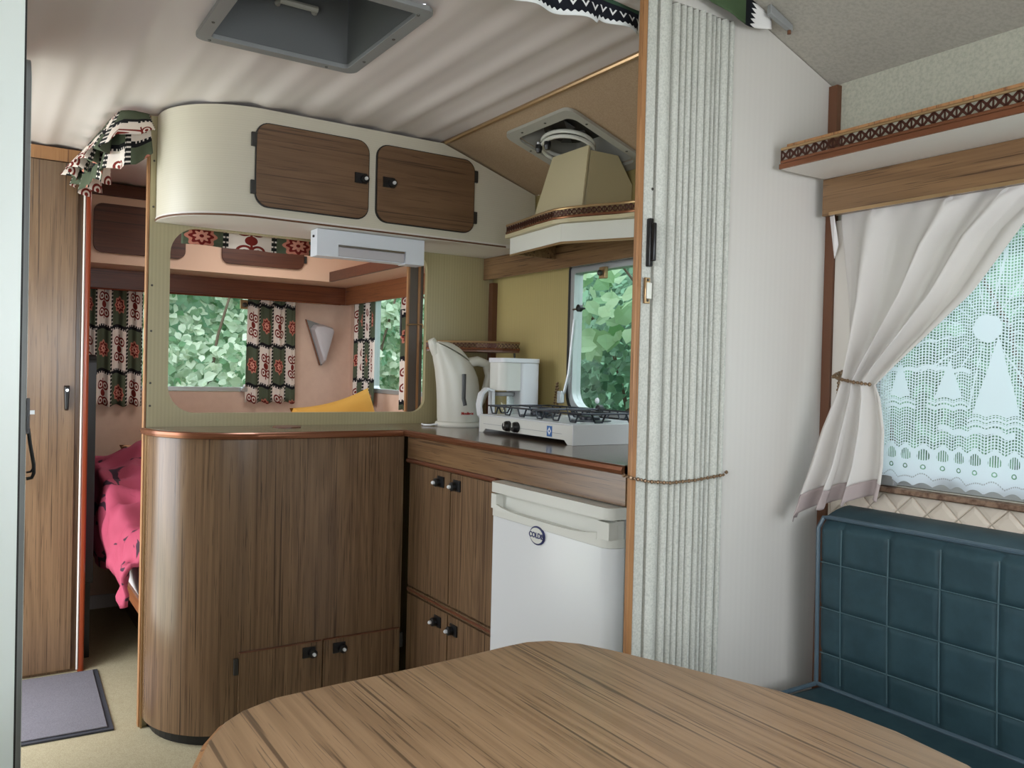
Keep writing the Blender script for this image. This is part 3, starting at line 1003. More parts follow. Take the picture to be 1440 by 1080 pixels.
hoodp = [(1.690 - 0.004, 2.30), (1.452, 2.30), (1.440, 2.20), (1.422, 2.08), (1.415, 1.985), (1.428, 1.93), (1.462, 1.86), (1.50, 1.79), (1.515, 1.74), (1.515, 1.30)]
t = thing('hood_shelf', (1.58, 1.9, 1.495), 'cream bow fronted hood shelf with pierced copper gallery above the stove', 'shelf')
obj('board', G().plate(hoodp + [(1.686, 1.30)], 'z', 1.5555, 1.5665), CREAMF, t)
fp = [(1.462, 2.285), (1.43, 1.962), (1.545, 1.745), (1.545, 1.30)]
g = G()
for (ax, ay), (bx, by) in zip(fp, fp[1:]):
    g.add([(ax, ay, 1.503), (bx, by, 1.503), (bx, by, 1.5545), (ax, ay, 1.5545), (ax + .01, ay, 1.503), (bx + .01, by, 1.503), (bx + .01, by, 1.5545), (ax + .01, ay, 1.5545)],
          [(0, 1, 2, 3), (7, 6, 5, 4), (0, 4, 5, 1), (3, 2, 6, 7), (0, 3, 7, 4), (1, 5, 6, 2)])
obj('fascia', g, CREAMP, t)
obj('lower_edge', G().tube([(x + .003, y, 1.500) for x, y in fp], 0.004), BRASS, t)
obj('end_bracket', G().plate([(1.47, 1.503), (1.638, 1.503), (1.638, 1.5545), (1.47, 1.5545)], 'y', 2.275, 2.285), WYD, t)
gallery(t, [(x + 0.006, y) for x, y in hoodp[1:]], 1.572, 1.597, 0.016, 0.0042)

t = thing('flue_box', (1.59, 2.08, 1.568), 'tapered cream sheet metal flue between hood shelf and roof vent', 'flue')
bz, tz = 1.568, 1.788
def fr(x, y0, y1, y2, y3, z0, z1): return [(x, y0, z0), (x, y1, z0), (x, y2, z1), (x, y3, z1)]
f1 = fr(1.500, 1.965, 2.235, 2.112, 1.932, bz, tz)
g = G().add(f1 + [(p[0] + 0.006, p[1], p[2]) for p in f1], [(0, 1, 2, 3), (7, 6, 5, 4), (0, 4, 5, 1), (1, 5, 6, 2), (2, 6, 7, 3), (3, 7, 4, 0)])
obj('front_panel', g, CREAMF, t)
g = G().add([(1.512, 1.958, bz), (1.512, 2.228, bz), (1.685, 2.228, bz), (1.685, 1.958, bz), (1.512, 1.936, tz - 0.012), (1.512, 2.105, tz - 0.012), (1.615, 2.105, tz - 0.012), (1.615, 1.936, tz - 0.012),
             (1.685, 1.95, 1.70), (1.685, 2.17, 1.70)],
            [(3, 2, 1, 0), (0, 1, 5, 4), (4, 5, 6, 7), (1, 2, 9, 6, 5), (3, 0, 4, 7, 8), (2, 3, 8, 9), (6, 9, 8, 7)])
obj('casing', g, CREAMF, t)

t = thing('roof_vent', (1.53, 2.03, 1.70), 'grey framed roof vent with white collar and two knobs over the flue', 'vent')
sh = lambda p: (p.x, p.y, p.z + slz(p.x))
obj('frame', G().plate(rrect(1.375, 1.684, 1.865, 2.205, 0.03), 'z', -0.010, -0.001, [rrect(VX0, VX1, VY0, VY1, 0.028)]).map(sh), GREYF, t, bevel=0.003)
obj('shaft', G().plate(rrect(VX0 + 0.001, VX1 - 0.001, VY0 + 0.001, VY1 - 0.001, 0.028), 'z', 0.0, 0.10, [rrect(VX0 + 0.006, VX1 - 0.006, VY0 + 0.006, VY1 - 0.006, 0.024)]).map(sh), GREYF, t)
obj('cover', G().plate(rrect(VX0 + 0.001, VX1 - 0.001, VY0 + 0.001, VY1 - 0.001, 0.028), 'z', 0.1005, 0.106).map(sh), DARKH, t)
for (px, py) in ((1.39, 2.0), (1.39, 2.12), (1.45, 1.88), (1.47, 2.19), (1.60, 1.88)):
    obj('screw', G().lathe((px, py, slz(px) - 0.0105), [(0.004, 0), (0.003, -0.002)], 'z', 8), STEEL, t)
for zz in (-0.012, -0.027):
    pts = []
    for k in range(30):
        a = 2 * PI * k / 30
        x = 1.496 + 0.066 * math.cos(a)
        pts.append((x, 2.03 + 0.098 * math.sin(a), slz(x) + zz))
    obj('collar', G().tube(pts, 0.0058, 8, closed=True), WPG, t, smooth=True)
fan = [(1.496 + 0.062 * math.cos(2 * PI * k / 24), 2.03 + 0.092 * math.sin(2 * PI * k / 24)) for k in range(24)]
obj('fan_disc', G().plate(fan, 'z', 0.03, 0.036).map(sh), DARKH, t)
for k in range(4):
    a = PI / 4 + k * PI / 2
    d_ = Vector((0.045 * math.cos(a), 0.07 * math.sin(a)))
    o_ = Vector((-d_.y, d_.x)) * 0.28
    obj('fan_blade', G().add([(1.496, 2.03, 0.024), (1.496 + d_.x + o_.x, 2.03 + d_.y + o_.y, 0.016), (1.496 + d_.x - o_.x, 2.03 + d_.y - o_.y, 0.027)], [(0, 1, 2)]).map(sh), GREYD, t, solid=0.002)
for yy in (2.095, 2.05):
    kk = obj('knob', G().lathe((1.436, yy, 1.800), [(0.010, 0.012), (0.011, 0.0), (0.007, -0.012)], 'z', 12), BLK, t)
    obj('knob_cap', G().lathe((1.436, yy, 1.8125), [(0.007, 0), (0.007, 0.007), (0.003, 0.010)], 'z', 12), CHR, kk)

# corner shelf behind the kettle
t = thing('corner_shelf', (1.6, 2.68, 1.19), 'small copper railed corner shelf above the kettle', 'shelf')
cs = [(1.402, 2.744), (1.44, 2.66), (1.52, 2.58), (1.60, 2.535), (1.664, 2.52)]
obj('board', G().plate(cs + [(1.664, 2.718), (1.664, 2.744)], 'z', 1.191, 1.199), WTR, t)
gallery(t, cs, 1.202, 1.226, 0.014, 0.0042)
obj('bracket', G().tube([(1.655, 2.54, 1.19), (1.658, 2.54, 1.165), (1.684, 2.545, 1.15)], 0.004), STEEL, t)

# ------------------------------------------------------------------ stove
ST = Matrix.Translation((1.377, 2.062, 0.9255)) @ Matrix.Rotation(math.radians(-2.0), 4, 'Z')
def stv(p): return tuple(ST @ Vector(p))
t = thing('camping_stove', tuple(ST.translation), 'white two burner gas stove with dark wire grates', 'stove')
prof = [(0.014, -0.262), (0.014, 0.262)]
g = G()   # front with cut-away foot line
fpoly = [(-0.262, 0.0), (-0.238, 0.0), (-0.222, 0.012), (0.222, 0.012), (0.238, 0.0), (0.262, 0.0), (0.262, 0.053), (-0.262, 0.053)]
g.plate(fpoly, 'x', 0.0, 0.004)
obj('front_panel', g.map(stv), WPG, t)
obj('body', G().plate([(0.0045, 0.014), (0.285, 0.014), (0.285, 0.054), (0.0045, 0.054)], 'y', -0.258, 0.258).map(stv), WHITE, t)
obj('side_panel', G().box(0.0, 0.29, -0.264, -0.2585, 0.0, 0.056).map(stv), WHITE, t)
obj('side_panel', G().box(0.0, 0.29, 0.2585, 0.264, 0.0, 0.056).map(stv), WHITE, t)
obj('top_tray', G().box(-0.002, 0.29, -0.2583, 0.2583, 0.0542, 0.0575).map(stv), WHITE, t, bevel=0.001)
obj('groove_line', G().box(-0.0008, 0.0, -0.21, 0.235, 0.0275, 0.0285).map(stv), GREYP, t)
for yy in (0.076, 0.028):
    k = obj('knob', G().lathe((0.0, yy, 0.03), [(0.0165, 0), (0.016, -0.010), (0.012, -0.018)], 'x', 18).map(stv), BLK, t)
    obj('pointer', G().box(-0.0195, -0.018, yy - 0.0015, yy + 0.0015, 0.03, 0.043).map(stv), WPG, k)
s = obj('sticker', G().box(-0.0009, -0.0001, -0.162, -0.136, 0.016, 0.046).map(stv), BLUE, t)
obj('emblem', G().plate([(-0.149, 0.0205), (-0.158, 0.0315), (-0.149, 0.0425), (-0.140, 0.0315)], 'x', -0.0016, -0.001, [[(-0.149, 0.027), (-0.1535, 0.0315), (-0.149, 0.036), (-0.1445, 0.0315)]]).map(stv), WLINE, s)
for cy in (0.135, -0.135):
    obj('burner', G().lathe((0.15, cy, 0.0575), [(0.062, 0), (0.062, 0.003), (0.03, 0.004), (0.03, 0.012), (0.026, 0.015)], 'z', 20).map(stv), GRATE, t, smooth=True)
    gr = G()
    zt = 0.085
    for dx in (-0.12, 0.0, 0.12):
        pts = [(0.15 + dx, cy - 0.122, zt), (0.15 + dx, cy + 0.122, zt)]
        gr.tube(pts, 0.003, 6)
    for dy in (-0.122, 0.122):
        gr.tube([(0.03, cy + dy, zt), (0.27, cy + dy, zt)], 0.003, 6)
    for sx in (0.03, 0.27):
        for y0 in (-0.085, 0.0, 0.085):
            gr.tube([(sx, cy + y0 - 0.025, zt), (sx, cy + y0 - 0.012, zt - 0.024), (sx, cy + y0 + 0.012, zt - 0.024), (sx, cy + y0 + 0.025, zt)], 0.0028, 6)
        for dy in (-0.122, 0.122):
            pass
    for y0 in (-0.122, 0.122):
        for sx in (0.09, 0.21):
            gr.tube([(sx - 0.025, cy + y0, zt), (sx - 0.012, cy + y0, zt - 0.024), (sx + 0.012, cy + y0, zt - 0.024), (sx + 0.025, cy + y0, zt)], 0.0028, 6)
    obj('grate', gr.map(stv), GRATE, t, smooth=True)

# ------------------------------------------------------------------ kettle
kx, ky, kz = 1.452, 2.578, 0.9255
t = thing('kettle', (kx, ky, kz), 'cream electric jug kettle with narrow water gauge', 'kettle')
obj('base', G().lathe((kx, ky, kz), [(0.084, 0), (0.086, 0.006), (0.082, 0.016), (0.07, 0.017)], 'z', 32), CREAMK, t, smooth=True)
def kring(h, rx, ry, ox, slant=0.0):
    out = []
    for k in range(32):
        a = 2 * PI * k / 32
        x = rx * math.cos(a); y = ry * math.sin(a)
        out.append((kx + ox + x, ky + y, kz + h - slant * (x + rx)))
    return out
rings = [kring(0.0175, 0.078, 0.070, 0), kring(0.03, 0.080, 0.071, 0), kring(0.09, 0.079, 0.069, -0.003), kring(0.15, 0.079, 0.066, -0.008, 0.05),
         kring(0.20, 0.080, 0.061, -0.015, 0.16), kring(0.24, 0.081, 0.054, -0.024, 0.28), kring(0.275, 0.081, 0.047, -0.031, 0.42), kring(0.296, 0.078, 0.040, -0.036, 0.50)]
obj('body', G().loft(rings), CREAMK, t, smooth=True)
obj('lid', G().loft([kring(0.2925, 0.066, 0.037, -0.028, 0.50), kring(0.297, 0.062, 0.033, -0.028, 0.50), kring(0.296, 0.03, 0.018, -0.024, 0.50)]), CREAMK, t, smooth=True)
obj('spout', G().tube([(kx - 0.093, ky, kz + 0.255), (kx - 0.106, ky, kz + 0.282), (kx - 0.117, ky, kz + 0.302)], [0.020, 0.019, 0.013], 14), CREAMK, t, smooth=True)
obj('handle', G().tube([(kx + 0.020, ky, kz + 0.222), (kx + 0.070, ky, kz + 0.232), (kx + 0.108, ky, kz + 0.222), (kx + 0.122, ky, kz + 0.18), (kx + 0.108, ky, kz + 0.13), (kx + 0.09, ky, kz + 0.09), (kx + 0.072, ky, kz + 0.06)],
                       [0.018, 0.018, 0.017, 0.016, 0.015, 0.014, 0.013], 12), CREAMK, t, smooth=True)
# gauge and lettering sit on the face turned to the room (-y, slightly -x)
def kface(h, a):
    rx, ry, ox = (0.0815, 0.0715, -0.002) if h < 0.08 else (0.0795, 0.068, -0.007)
    return (kx + ox + rx * math.cos(a) * 1.005, ky + ry * math.sin(a) * 1.01, kz + h)
ga = -PI / 2 - 0.16
g = G()
pts = [kface(h, ga) for h in (0.075, 0.10, 0.13, 0.16, 0.185)]
g.tube([(p[0], p[1] + 0.003, p[2]) for p in pts], 0.0075, 8)
obj('water_gauge', g, GREYD, t, smooth=True)
text('brand_lettering', 'Moulinex', RED, t, 0.013, (kx - 0.008, ky - 0.0738, kz + 0.048), (1, 0.02, 0), (0, 0, 1))
obj('cord', G().tube([(kx - 0.082, ky - 0.0, kz + 0.008), (kx - 0.11, ky + 0.01, kz + 0.004), (kx - 0.125, ky + 0.03, kz + 0.004), (kx - 0.11, ky + 0.07, kz + 0.004)], 0.0035), WPL, t)

# ------------------------------------------------------------------ coffee maker
cx, cy = 1.575, 2.415
t = thing('coffee_maker', (cx, cy, 0.925), 'white filter coffee machine with glass jug between kettle and stove', 'coffee maker')
obj('base', G().plate(rrect(1.482, 1.642, 2.355, 2.455, 0.02), 'z', 0.9255, 0.940), WPL, t, bevel=0.003)
obj('tank', G().plate(rrect(1.566, 1.642, 2.355, 2.455, 0.012), 'z', 0.9405, 1.152), WPL, t, bevel=0.003)
obj('lid', G().plate(rrect(1.490, 1.646, 2.351, 2.459, 0.02), 'z', 1.153, 1.168), WPL, t, bevel=0.003)
JX, JY = 1.526, 2.405
obj('filter_holder', G().plate(rrect(1.487, 1.5655, 2.357, 2.453, [0.03, 0.004, 0.004, 0.03]), 'z', 1.058, 1.1525), WPG, t, bevel=0.002)
obj('hotplate', G().lathe((JX, JY, 0.9402), [(0.036, 0), (0.035, 0.003), (0, 0.003)], 'z', 24), GREYD, t)
jug = obj('jug', G().lathe((JX, JY, 0.945), [(0.032, 0), (0.037, 0.008), (0.038, 0.05), (0.037, 0.085), (0.034, 0.094)], 'z', 28), GLASS, t, smooth=True)
obj('jug_band', G().lathe((JX, JY, 1.039), [(0.034, 0), (0.0375, 0.002), (0.0375, 0.012), (0.034, 0.014)], 'z', 28), GREYP, jug)
g = G()
hp = [(1.484, 1.055), (1.458, 1.062), (1.438, 1.046), (1.430, 1.010), (1.436, 0.974), (1.455, 0.955), (1.482, 0.952)]
rings = []
for i, (x, z) in enumerate(hp):
    a = Vector(hp[min(i + 1, len(hp) - 1)]) - Vector(hp[max(i - 1, 0)]); a.normalize()
    nn = Vector((a.y, -a.x)) * 0.005
    rings.append([(x + nn.x, 2.391, z + nn.y), (x + nn.x, 2.419, z + nn.y), (x - nn.x, 2.419, z - nn.y), (x - nn.x, 2.391, z - nn.y)])
g.loft(rings)
obj('jug_handle', g, WPL, jug, bevel=0.002)
obj('handle_post', G().box(1.474, 1.486, 2.392, 2.418, 0.953, 1.055), WPL, jug, bevel=0.002)
obj('cord', G().tube([(1.6425, 2.385, 0.985), (1.656, 2.372, 0.990), (1.668, 2.356, 0.978), (1.670, 2.348, 0.932)], 0.005), WPL, t, smooth=True)

# bead chain beside the kitchen window
def chain(name, path, label, r=0.0045, mat=None, step=0.009):
    g = G()
    pts = [Vector(p) for p in path]
    fine = []
    for a, b in zip(pts, pts[1:]):
        n = max(1, round((b - a).length / step))
        fine += [a + (b - a) * (i / n) for i in range(n)]
    fine.append(pts[-1])
    for i, p in enumerate(fine):
        tdir = (fine[min(i + 1, len(fine) - 1)] - fine[max(i - 1, 0)]).normalized()
        rr = r if i % 2 == 0 else r * 0.75
        a = tdir.cross(Vector((0.3, 0.5, 0.8))).normalized(); b = a.cross(tdir)
        rings = []
        for h, q in ((-0.9, 0.35), (-0.4, 0.95), (0.4, 0.95), (0.9, 0.35)):
            rings.append([p + tdir * (h * r) + (a * math.cos(2 * PI * k / 6) + b * math.sin(2 * PI * k / 6)) * rr * q for k in range(6)])
        g.loft(rings)
    return tag(obj(name, g, mat or COPD, smooth=True), label, 'chain')


CHN = Mt('bronze_chain', srgb(132, 108, 84), 0.35, 0.6).m
chain('hanging_chain', [(1.676, 2.318, 0.93), (1.676, 2.314, 1.01), (1.678, 2.306, 1.085), (1.678, 2.300, 1.087), (1.676, 2.296, 1.01), (1.676, 2.294, 0.93)], 'thin bronze chain hanging beside the kitchen window', 0.0046, CHN)

# ------------------------------------------------------------------ folding door with its strap chain
t = thing('folding_door', (1.23, 1.27, 0), 'pleated linen vinyl folding door pushed together with wooden edge post', 'folding door')
obj('edge_post', G().box(1.0885, 1.1020, 1.240, 1.252, 0.005, 1.876), WED, t, bevel=0.002)
g = G().box(1.1025, 1.132, 1.244, 1.252, 0.01, 1.875)
obj('pleat', g, FOLD, t, bevel=0.004)
obj('pleat', G().box(1.136, 1.138, 1.262, 1.29, 0.01, 1.875), FOLD, t)
def vfold(x0, x1, depth, yb=1.246):
    xm = (x0 + x1) / 2; hw = (x1 - x0) / 2
    pts = [(x0, yb + depth), (x0 + hw * 0.25, yb + 0.006), (x0 + hw * 0.7, yb), (x0 + hw * 1.3, yb), (x1 - hw * 0.25, yb + 0.006), (x1, yb + depth)]
    return G().plate(pts, 'z', 0.01, 1.875)
obj('pleat', vfold(1.139, 1.180, 0.040), FOLD, t, smooth=True)
xx = 1.1815
for wdt in (0.020, 0.013, 0.018, 0.012, 0.019, 0.015, 0.017, 0.013, 0.020, 0.015):
    obj('pleat', vfold(xx, xx + wdt, 0.045, 1.246 + 0.004 * math.sin(xx * 300)), FOLD, t, smooth=True)
    xx += wdt + 0.0012
obj('handle', G().box(1.114, 1.124, 1.232, 1.2435, 1.335, 1.43).box(1.116, 1.123, 1.222, 1.232, 1.345, 1.42), BLK, t, bevel=0.002)
obj('latch_plate', G().box(1.107, 1.120, 1.234, 1.2395, 1.262, 1.313), BRASS, t, bevel=0.001)
obj('latch_cover', G().box(1.109, 1.121, 1.230, 1.234, 1.271, 1.303), CREAMP, t, bevel=0.001)
for z in (1.268, 1.308):
    obj('screw', G().lathe((1.1135, 1.2339, z), [(0.003, 0), (0.002, -0.002)], 'y', 8), STEEL, t)
obj('screw', G().lathe((1.1275, 1.2437, 1.49), [(0.003, 0), (0.002, -0.002)], 'y', 8), STEEL, t)
chain('strap_chain', [(1.083, 1.255, 0.922), (1.083, 1.234, 0.920), (1.13, 1.2345, 0.910), (1.19, 1.2365, 0.904), (1.26, 1.2365, 0.906), (1.345, 1.238, 0.913), (1.356, 1.240, 0.918)],
      'bronze chain looped around the folding door', 0.0042, CHN)


# ------------------------------------------------------------------ cloth helpers
def hang(name, mat, fn, uv, label=None, cat=None, group=None, parent=None, nu=60, nv=14, solid=0.0012):
    g = G().grid(nu, nv, fn, uv)
    o = obj(name, g, mat, parent, smooth=True, solid=solid)
    o.data.polygons.foreach_set('use_smooth', [True] * len(o.data.polygons))
    if label: tag(o, label, cat, group)
    return o


# valance across the folding door track, green with flower border
def val_a(u, v):
    x = 0.45 + (1.150 - 0.45) * u
    y = 1.318 + 0.010 * math.sin(x * 55) * (1 - v) + 0.006 * math.sin(x * 23)
    hem = 1.828 if x > 1.035 else 1.818
    return (x, y, hem + (1.874 - hem) * v)
hang('valance', FABG, val_a, lambda u, v: (0.648 * u * 1.1, 0.048 * v), 'dark green valance with black and white flower hem on the ceiling', 'valance', nu=90, nv=6)
def val_b(u, v):
    x = 1.125 + 0.302 * u
    y = 1.215 + 0.008 * math.sin(x * 42) * (1 - v)
    hem = 1.905 - 0.045 * min(1, max(0, (x - 1.20) / 0.12)) ** 0.9 + 0.008 * max(0, x - 1.35) / 0.08
    return (x, y, hem + (min(sld(x), 1.958) - 0.006 - hem) * v)
hang('valance', FABW, val_b, lambda u, v: (0.187 * u, 0.1 * v), 'plain green valance ending in a white strip above the folding door', 'valance', nu=50, nv=8)
t = thing('curtain_rail', (1.45, 1.19, 1.90), 'short grey curtain rail on the sloping dinette ceiling', 'rail')
obj('rail', G().add([(1.40, 1.192, sld(1.40) - 0.022), (1.475, 1.195, sld(1.475) - 0.016), (1.475, 1.207, sld(1.475) - 0.016), (1.40, 1.204, sld(1.40) - 0.022),
                     (1.40, 1.192, sld(1.40) - 0.002), (1.475, 1.195, sld(1.475) - 0.002), (1.475, 1.207, sld(1.475) - 0.002), (1.40, 1.204, sld(1.40) - 0.002)],
                    [(0, 3, 2, 1), (4, 5, 6, 7), (0, 1, 5, 4), (1, 2, 6, 5), (2, 3, 7, 6), (3, 0, 4, 7)]), GREYP, t, bevel=0.002)
obj('end_stop', G().lathe((1.468, 1.20, sld(1.468) - 0.024), [(0.004, 0), (0.004, 0.008)], 'z', 8), WTR, t)

# doorway valance, ruffled, running from the partition to the wardrobe
RAIL = [Vector((0.438, 2.736)), Vector((0.395, 2.728)), Vector((0.372, 2.75)), Vector((0.362, 2.86)), Vector((0.352, 3.05)), Vector((0.335, 3.335))]
RLEN = [0.0]
for a_, b_ in zip(RAIL, RAIL[1:]): RLEN.append(RLEN[-1] + (b_ - a_).length)


def on_rail(u):
    s_ = u * RLEN[-1]
    for i in range(len(RAIL) - 1):
        if s_ <= RLEN[i + 1] or i == len(RAIL) - 2:
            k = (s_ - RLEN[i]) / (RLEN[i + 1] - RLEN[i])
            d = (RAIL[i + 1] - RAIL[i]).normalized()
            return RAIL[i] + (RAIL[i + 1] - RAIL[i]) * k, Vector((d.y, -d.x))


def val_c(layer):
    def f(u, v):
        p, n = on_rail(u)
        env = 1 - v
        s_ = math.sin(u * 26 + layer * 1.7) + 0.5 * math.sin(u * 57 + 1 + layer * 2)
        q = p - n * (0.012 + (0.045 - 0.030 * layer) * env + 0.020 * s_ * env)
        hem = (1.760 if layer == 0 else 1.690) + 0.016 * math.sin(u * 26 + layer * 1.7 + 0.9) + (0.04 * max(0, 0.15 - u) / 0.15 if layer == 0 else 0.05 * max(0, 0.2 - u) / 0.2 + 0.05 * max(0, u - 0.75) / 0.25)
        return (q.x, q.y + 0.012 * math.cos(u * 26 + layer) * env * min(1, u * 6), hem + (1.872 - hem) * v)
    return f
t = thing('valance', (0.39, 3.03, 1.70), 'ruffled green and white patchwork valance over the bedroom doorway', 'valance')
hang('ruffle', FAB, val_c(0), lambda u, v: (1.0 * u + 0.125, 0.13 * v + 0.13), parent=t, nu=110, nv=10)
hang('underlayer', FAB, val_c(1), lambda u, v: (1.1 * u + 0.04, 0.19 * v + 0.13), parent=t, nu=110, nv=10)

# valance on the bedroom side of the partition opening
def val_d(u, v):
    x = 0.56 + 0.86 * u
    y = 2.83 + 0.010 * math.sin(x * 38) * (1 - v)
    hem = 1.508
    return (x, y, hem + (1.62 - hem) * v)
t = thing('valance', (0.99, 2.83, 1.50), 'patchwork valance hung behind the top of the partition opening', 'valance')
hang('cloth', FAB, val_d, lambda u, v: (0.7625 * (0.56 + 0.86 * u - 0.70) + 0.122, 0.115 * v + 0.07), parent=t, nu=110, nv=6)
obj('rail', G().tube([(0.46, 2.83, 1.623), (1.665, 2.83, 1.623)], 0.006), BRASS, t)
obj('hanger', G().box(0.50, 0.515, 2.7705, 2.83, 1.62, 1.63), BRASS, t)
obj('hanger', G().box(1.46, 1.475, 2.7705, 2.83, 1.62, 1.63), BRASS, t)

# ------------------------------------------------------------------ roof hatch
t = thing('roof_hatch', (0.61, 1.795, 1.868), 'square grey plastic roof hatch in the white ceiling', 'hatch')
obj('frame', G().plate(rrect(0.418, 0.808, 1.568, 2.022, 0.025), 'z', 1.868, 1.8785, [rrect(0.448, 0.778, 1.598, 1.992, 0.012)]), GREYP, t, bevel=0.004)
for nm, b in (('side_wall', (0.440, 0.4475, 1.590, 2.0, 1.879, 2.09)), ('side_wall', (0.7785, 0.786, 1.590, 2.0, 1.879, 2.09)),
              ('side_wall', (0.448, 0.778, 1.590, 1.5975, 1.879, 2.09)), ('side_wall', (0.448, 0.778, 1.9925, 2.0, 1.879, 2.09))):
    obj(nm, G().box(*b), GREYH, t)
obj('cover', G().box(0.440, 0.786, 1.590, 2.0, 2.0905, 2.10), GREYD, t)
obj('handle', G().tube([(0.60, 1.99, 1.985), (0.60, 1.97, 1.985), (0.69, 1.97, 1.985), (0.69, 1.99, 1.985)], 0.008), GREYF, t)
for (x, y) in ((0.433, 1.70), (0.433, 1.90), (0.45, 2.008), (0.73, 2.008), (0.793, 1.92), (0.793, 1.75), (0.78, 1.60)):
    obj('screw', G().lathe((x, y, 1.868), [(0.004, 0), (0.003, -0.002)], 'z', 8), STEEL, t)

# ------------------------------------------------------------------ wardrobe and door mat
t = thing('wardrobe', (0.02, 3.65, 0), 'tall teak wardrobe with one long door beside the bedroom doorway', 'wardrobe')
obj('body', G().box(-0.296, 0.334, 3.372, 3.95, 0.0, 1.874), WZ, t)
obj('top_rail', G().box(-0.296, 0.330, 3.362, 3.3715, 1.828, 1.874), WED, t)
d = obj('door', G().box(-0.24, 0.313, 3.356, 3.3715, 0.012, 1.824), WZ, t, bevel=0.002)
obj('handle', G().add([(0.279, 3.356, 0.945), (0.293, 3.356, 0.945), (0.296, 3.356, 1.035), (0.276, 3.356, 1.035), (0.281, 3.338, 0.95), (0.291, 3.338, 0.95), (0.294, 3.334, 1.03), (0.278, 3.334, 1.03)],
    [(0, 1, 2, 3), (7, 6, 5, 4), (0, 4, 5, 1), (1, 5, 6, 2), (2, 6, 7, 3), (3, 7, 4, 0)]), BLK, d, bevel=0.003)
obj('handle_stud', G().lathe((0.286, 3.334, 1.018), [(0.006, 0), (0.005, -0.002)], 'y', 10), CHR, d)
obj('edge_post', G().plate(rrect(0.3345, 0.356, 3.352, 3.392, 0.008), 'z', 0.0, 1.874), Mt('red_brown_gloss_trim', srgb(140, 62, 34), 0.2).m, t, smooth=True)
obj('brass_bead', G().tube([(0.333, 3.353, 0.01), (0.333, 3.353, 1.87)], 0.0035), SHELFW, t)

t = thing('black_board', (0.385, 3.5, 0.0), 'thin black board with rounded top leaning on the wardrobe side', 'board')
obj('board', G().plate(rrect(3.42, 3.78, 0.30, 1.148, [0.01, 0.01, 0.05, 0.03]), 'x', 0.362, 0.388), BLK, t)
obj('foot', G().box(0.362, 0.388, 3.50, 3.70, 0.0, 0.30), BLK, t)

t = thing('door_mat', (0.15, 3.05, 0.0), 'grey pile door mat with dark rubber border on the carpet', 'mat')
mp = [(-0.18, 2.785), (0.378, 2.762), (0.398, 3.335), (-0.18, 3.345)]
def inset(pl, k):
    c = Vector((sum(p[0] for p in pl) / 4, sum(p[1] for p in pl) / 4))
    return [tuple(c + (Vector(p) - c) * k) for p in pl]
obj('border', G().plate(mp, 'z', 0.001, 0.006), MATB, t)
obj('pile', G().plate(inset(mp, 0.945), 'z', 0.0061, 0.011), MATG, t, bevel=0.002)

# ------------------------------------------------------------------ white cabin beside the aisle
t = thing('washroom_cabin', (-0.12, 2.0, 0), 'white washroom cabin wall at the edge of the aisle', 'cabin')
obj('shell', G().box(-0.296, 0.0625, 1.50, 2.48, 0.0, 1.874), CABW, t)
obj('corner_seal', G().box(0.0627, 0.0655, 1.505, 1.52, 0.0, 1.872), RUB, t)
d = obj('door', G().plate(rrect(1.90, 2.42, 0.03, 1.722, [0.03, 0.06, 0.06, 0.05]), 'x', 0.0632, 0.0915), GREYP, t, bevel=0.004)
obj('door_face', G().plate(rrect(1.915, 2.405, 0.05, 1.705, 0.04), 'x', 0.0917, 0.0930), CABW, d)
g = G().box(0.0931, 0.0985, 1.905, 1.925, 0.975, 1.045)
g.tube([(0.0965, 1.915, 0.985), (0.100, 1.915, 0.955), (0.107, 1.915, 0.912), (0.1075, 1.915, 0.895), (0.104, 1.915, 0.886), (0.0945, 1.915, 0.884)], 0.0034, 8)
g.tube([(0.106, 1.915, 0.905), (0.102, 1.915, 0.898), (0.0945, 1.915, 0.897)], 0.0022, 6)
obj('pull_handle', g, BLK, d)
obj('strike', G().box(0.0931, 0.108, 1.93, 1.935, 1.012, 1.020), ALU, d)
obj('hinge', G().box(0.0632, 0.068, 1.86, 1.899, 1.43, 1.465), DARKH, t)

# ------------------------------------------------------------------ bedroom
t = thing('bed', (1.09, 3.49, 0), 'low wooden bed base with thick white mattress across the rear', 'bed')
obj('base', G().box(0.60, 1.685, 2.80, 4.17, 0.0, 0.275), WZ, t)
obj('side_board', G().box(0.485, 0.50, 2.80, 4.17, 0.272, 0.318), WBY, t)
obj('slat_deck', G().box(0.50, 1.685, 2.80, 4.17, 0.276, 0.316), WBY, t)
obj('mattress', G().box(0.48, 1.683, 2.80, 4.165, 0.319, 0.50), SHEET, t, bevel=0.03, seg=4)


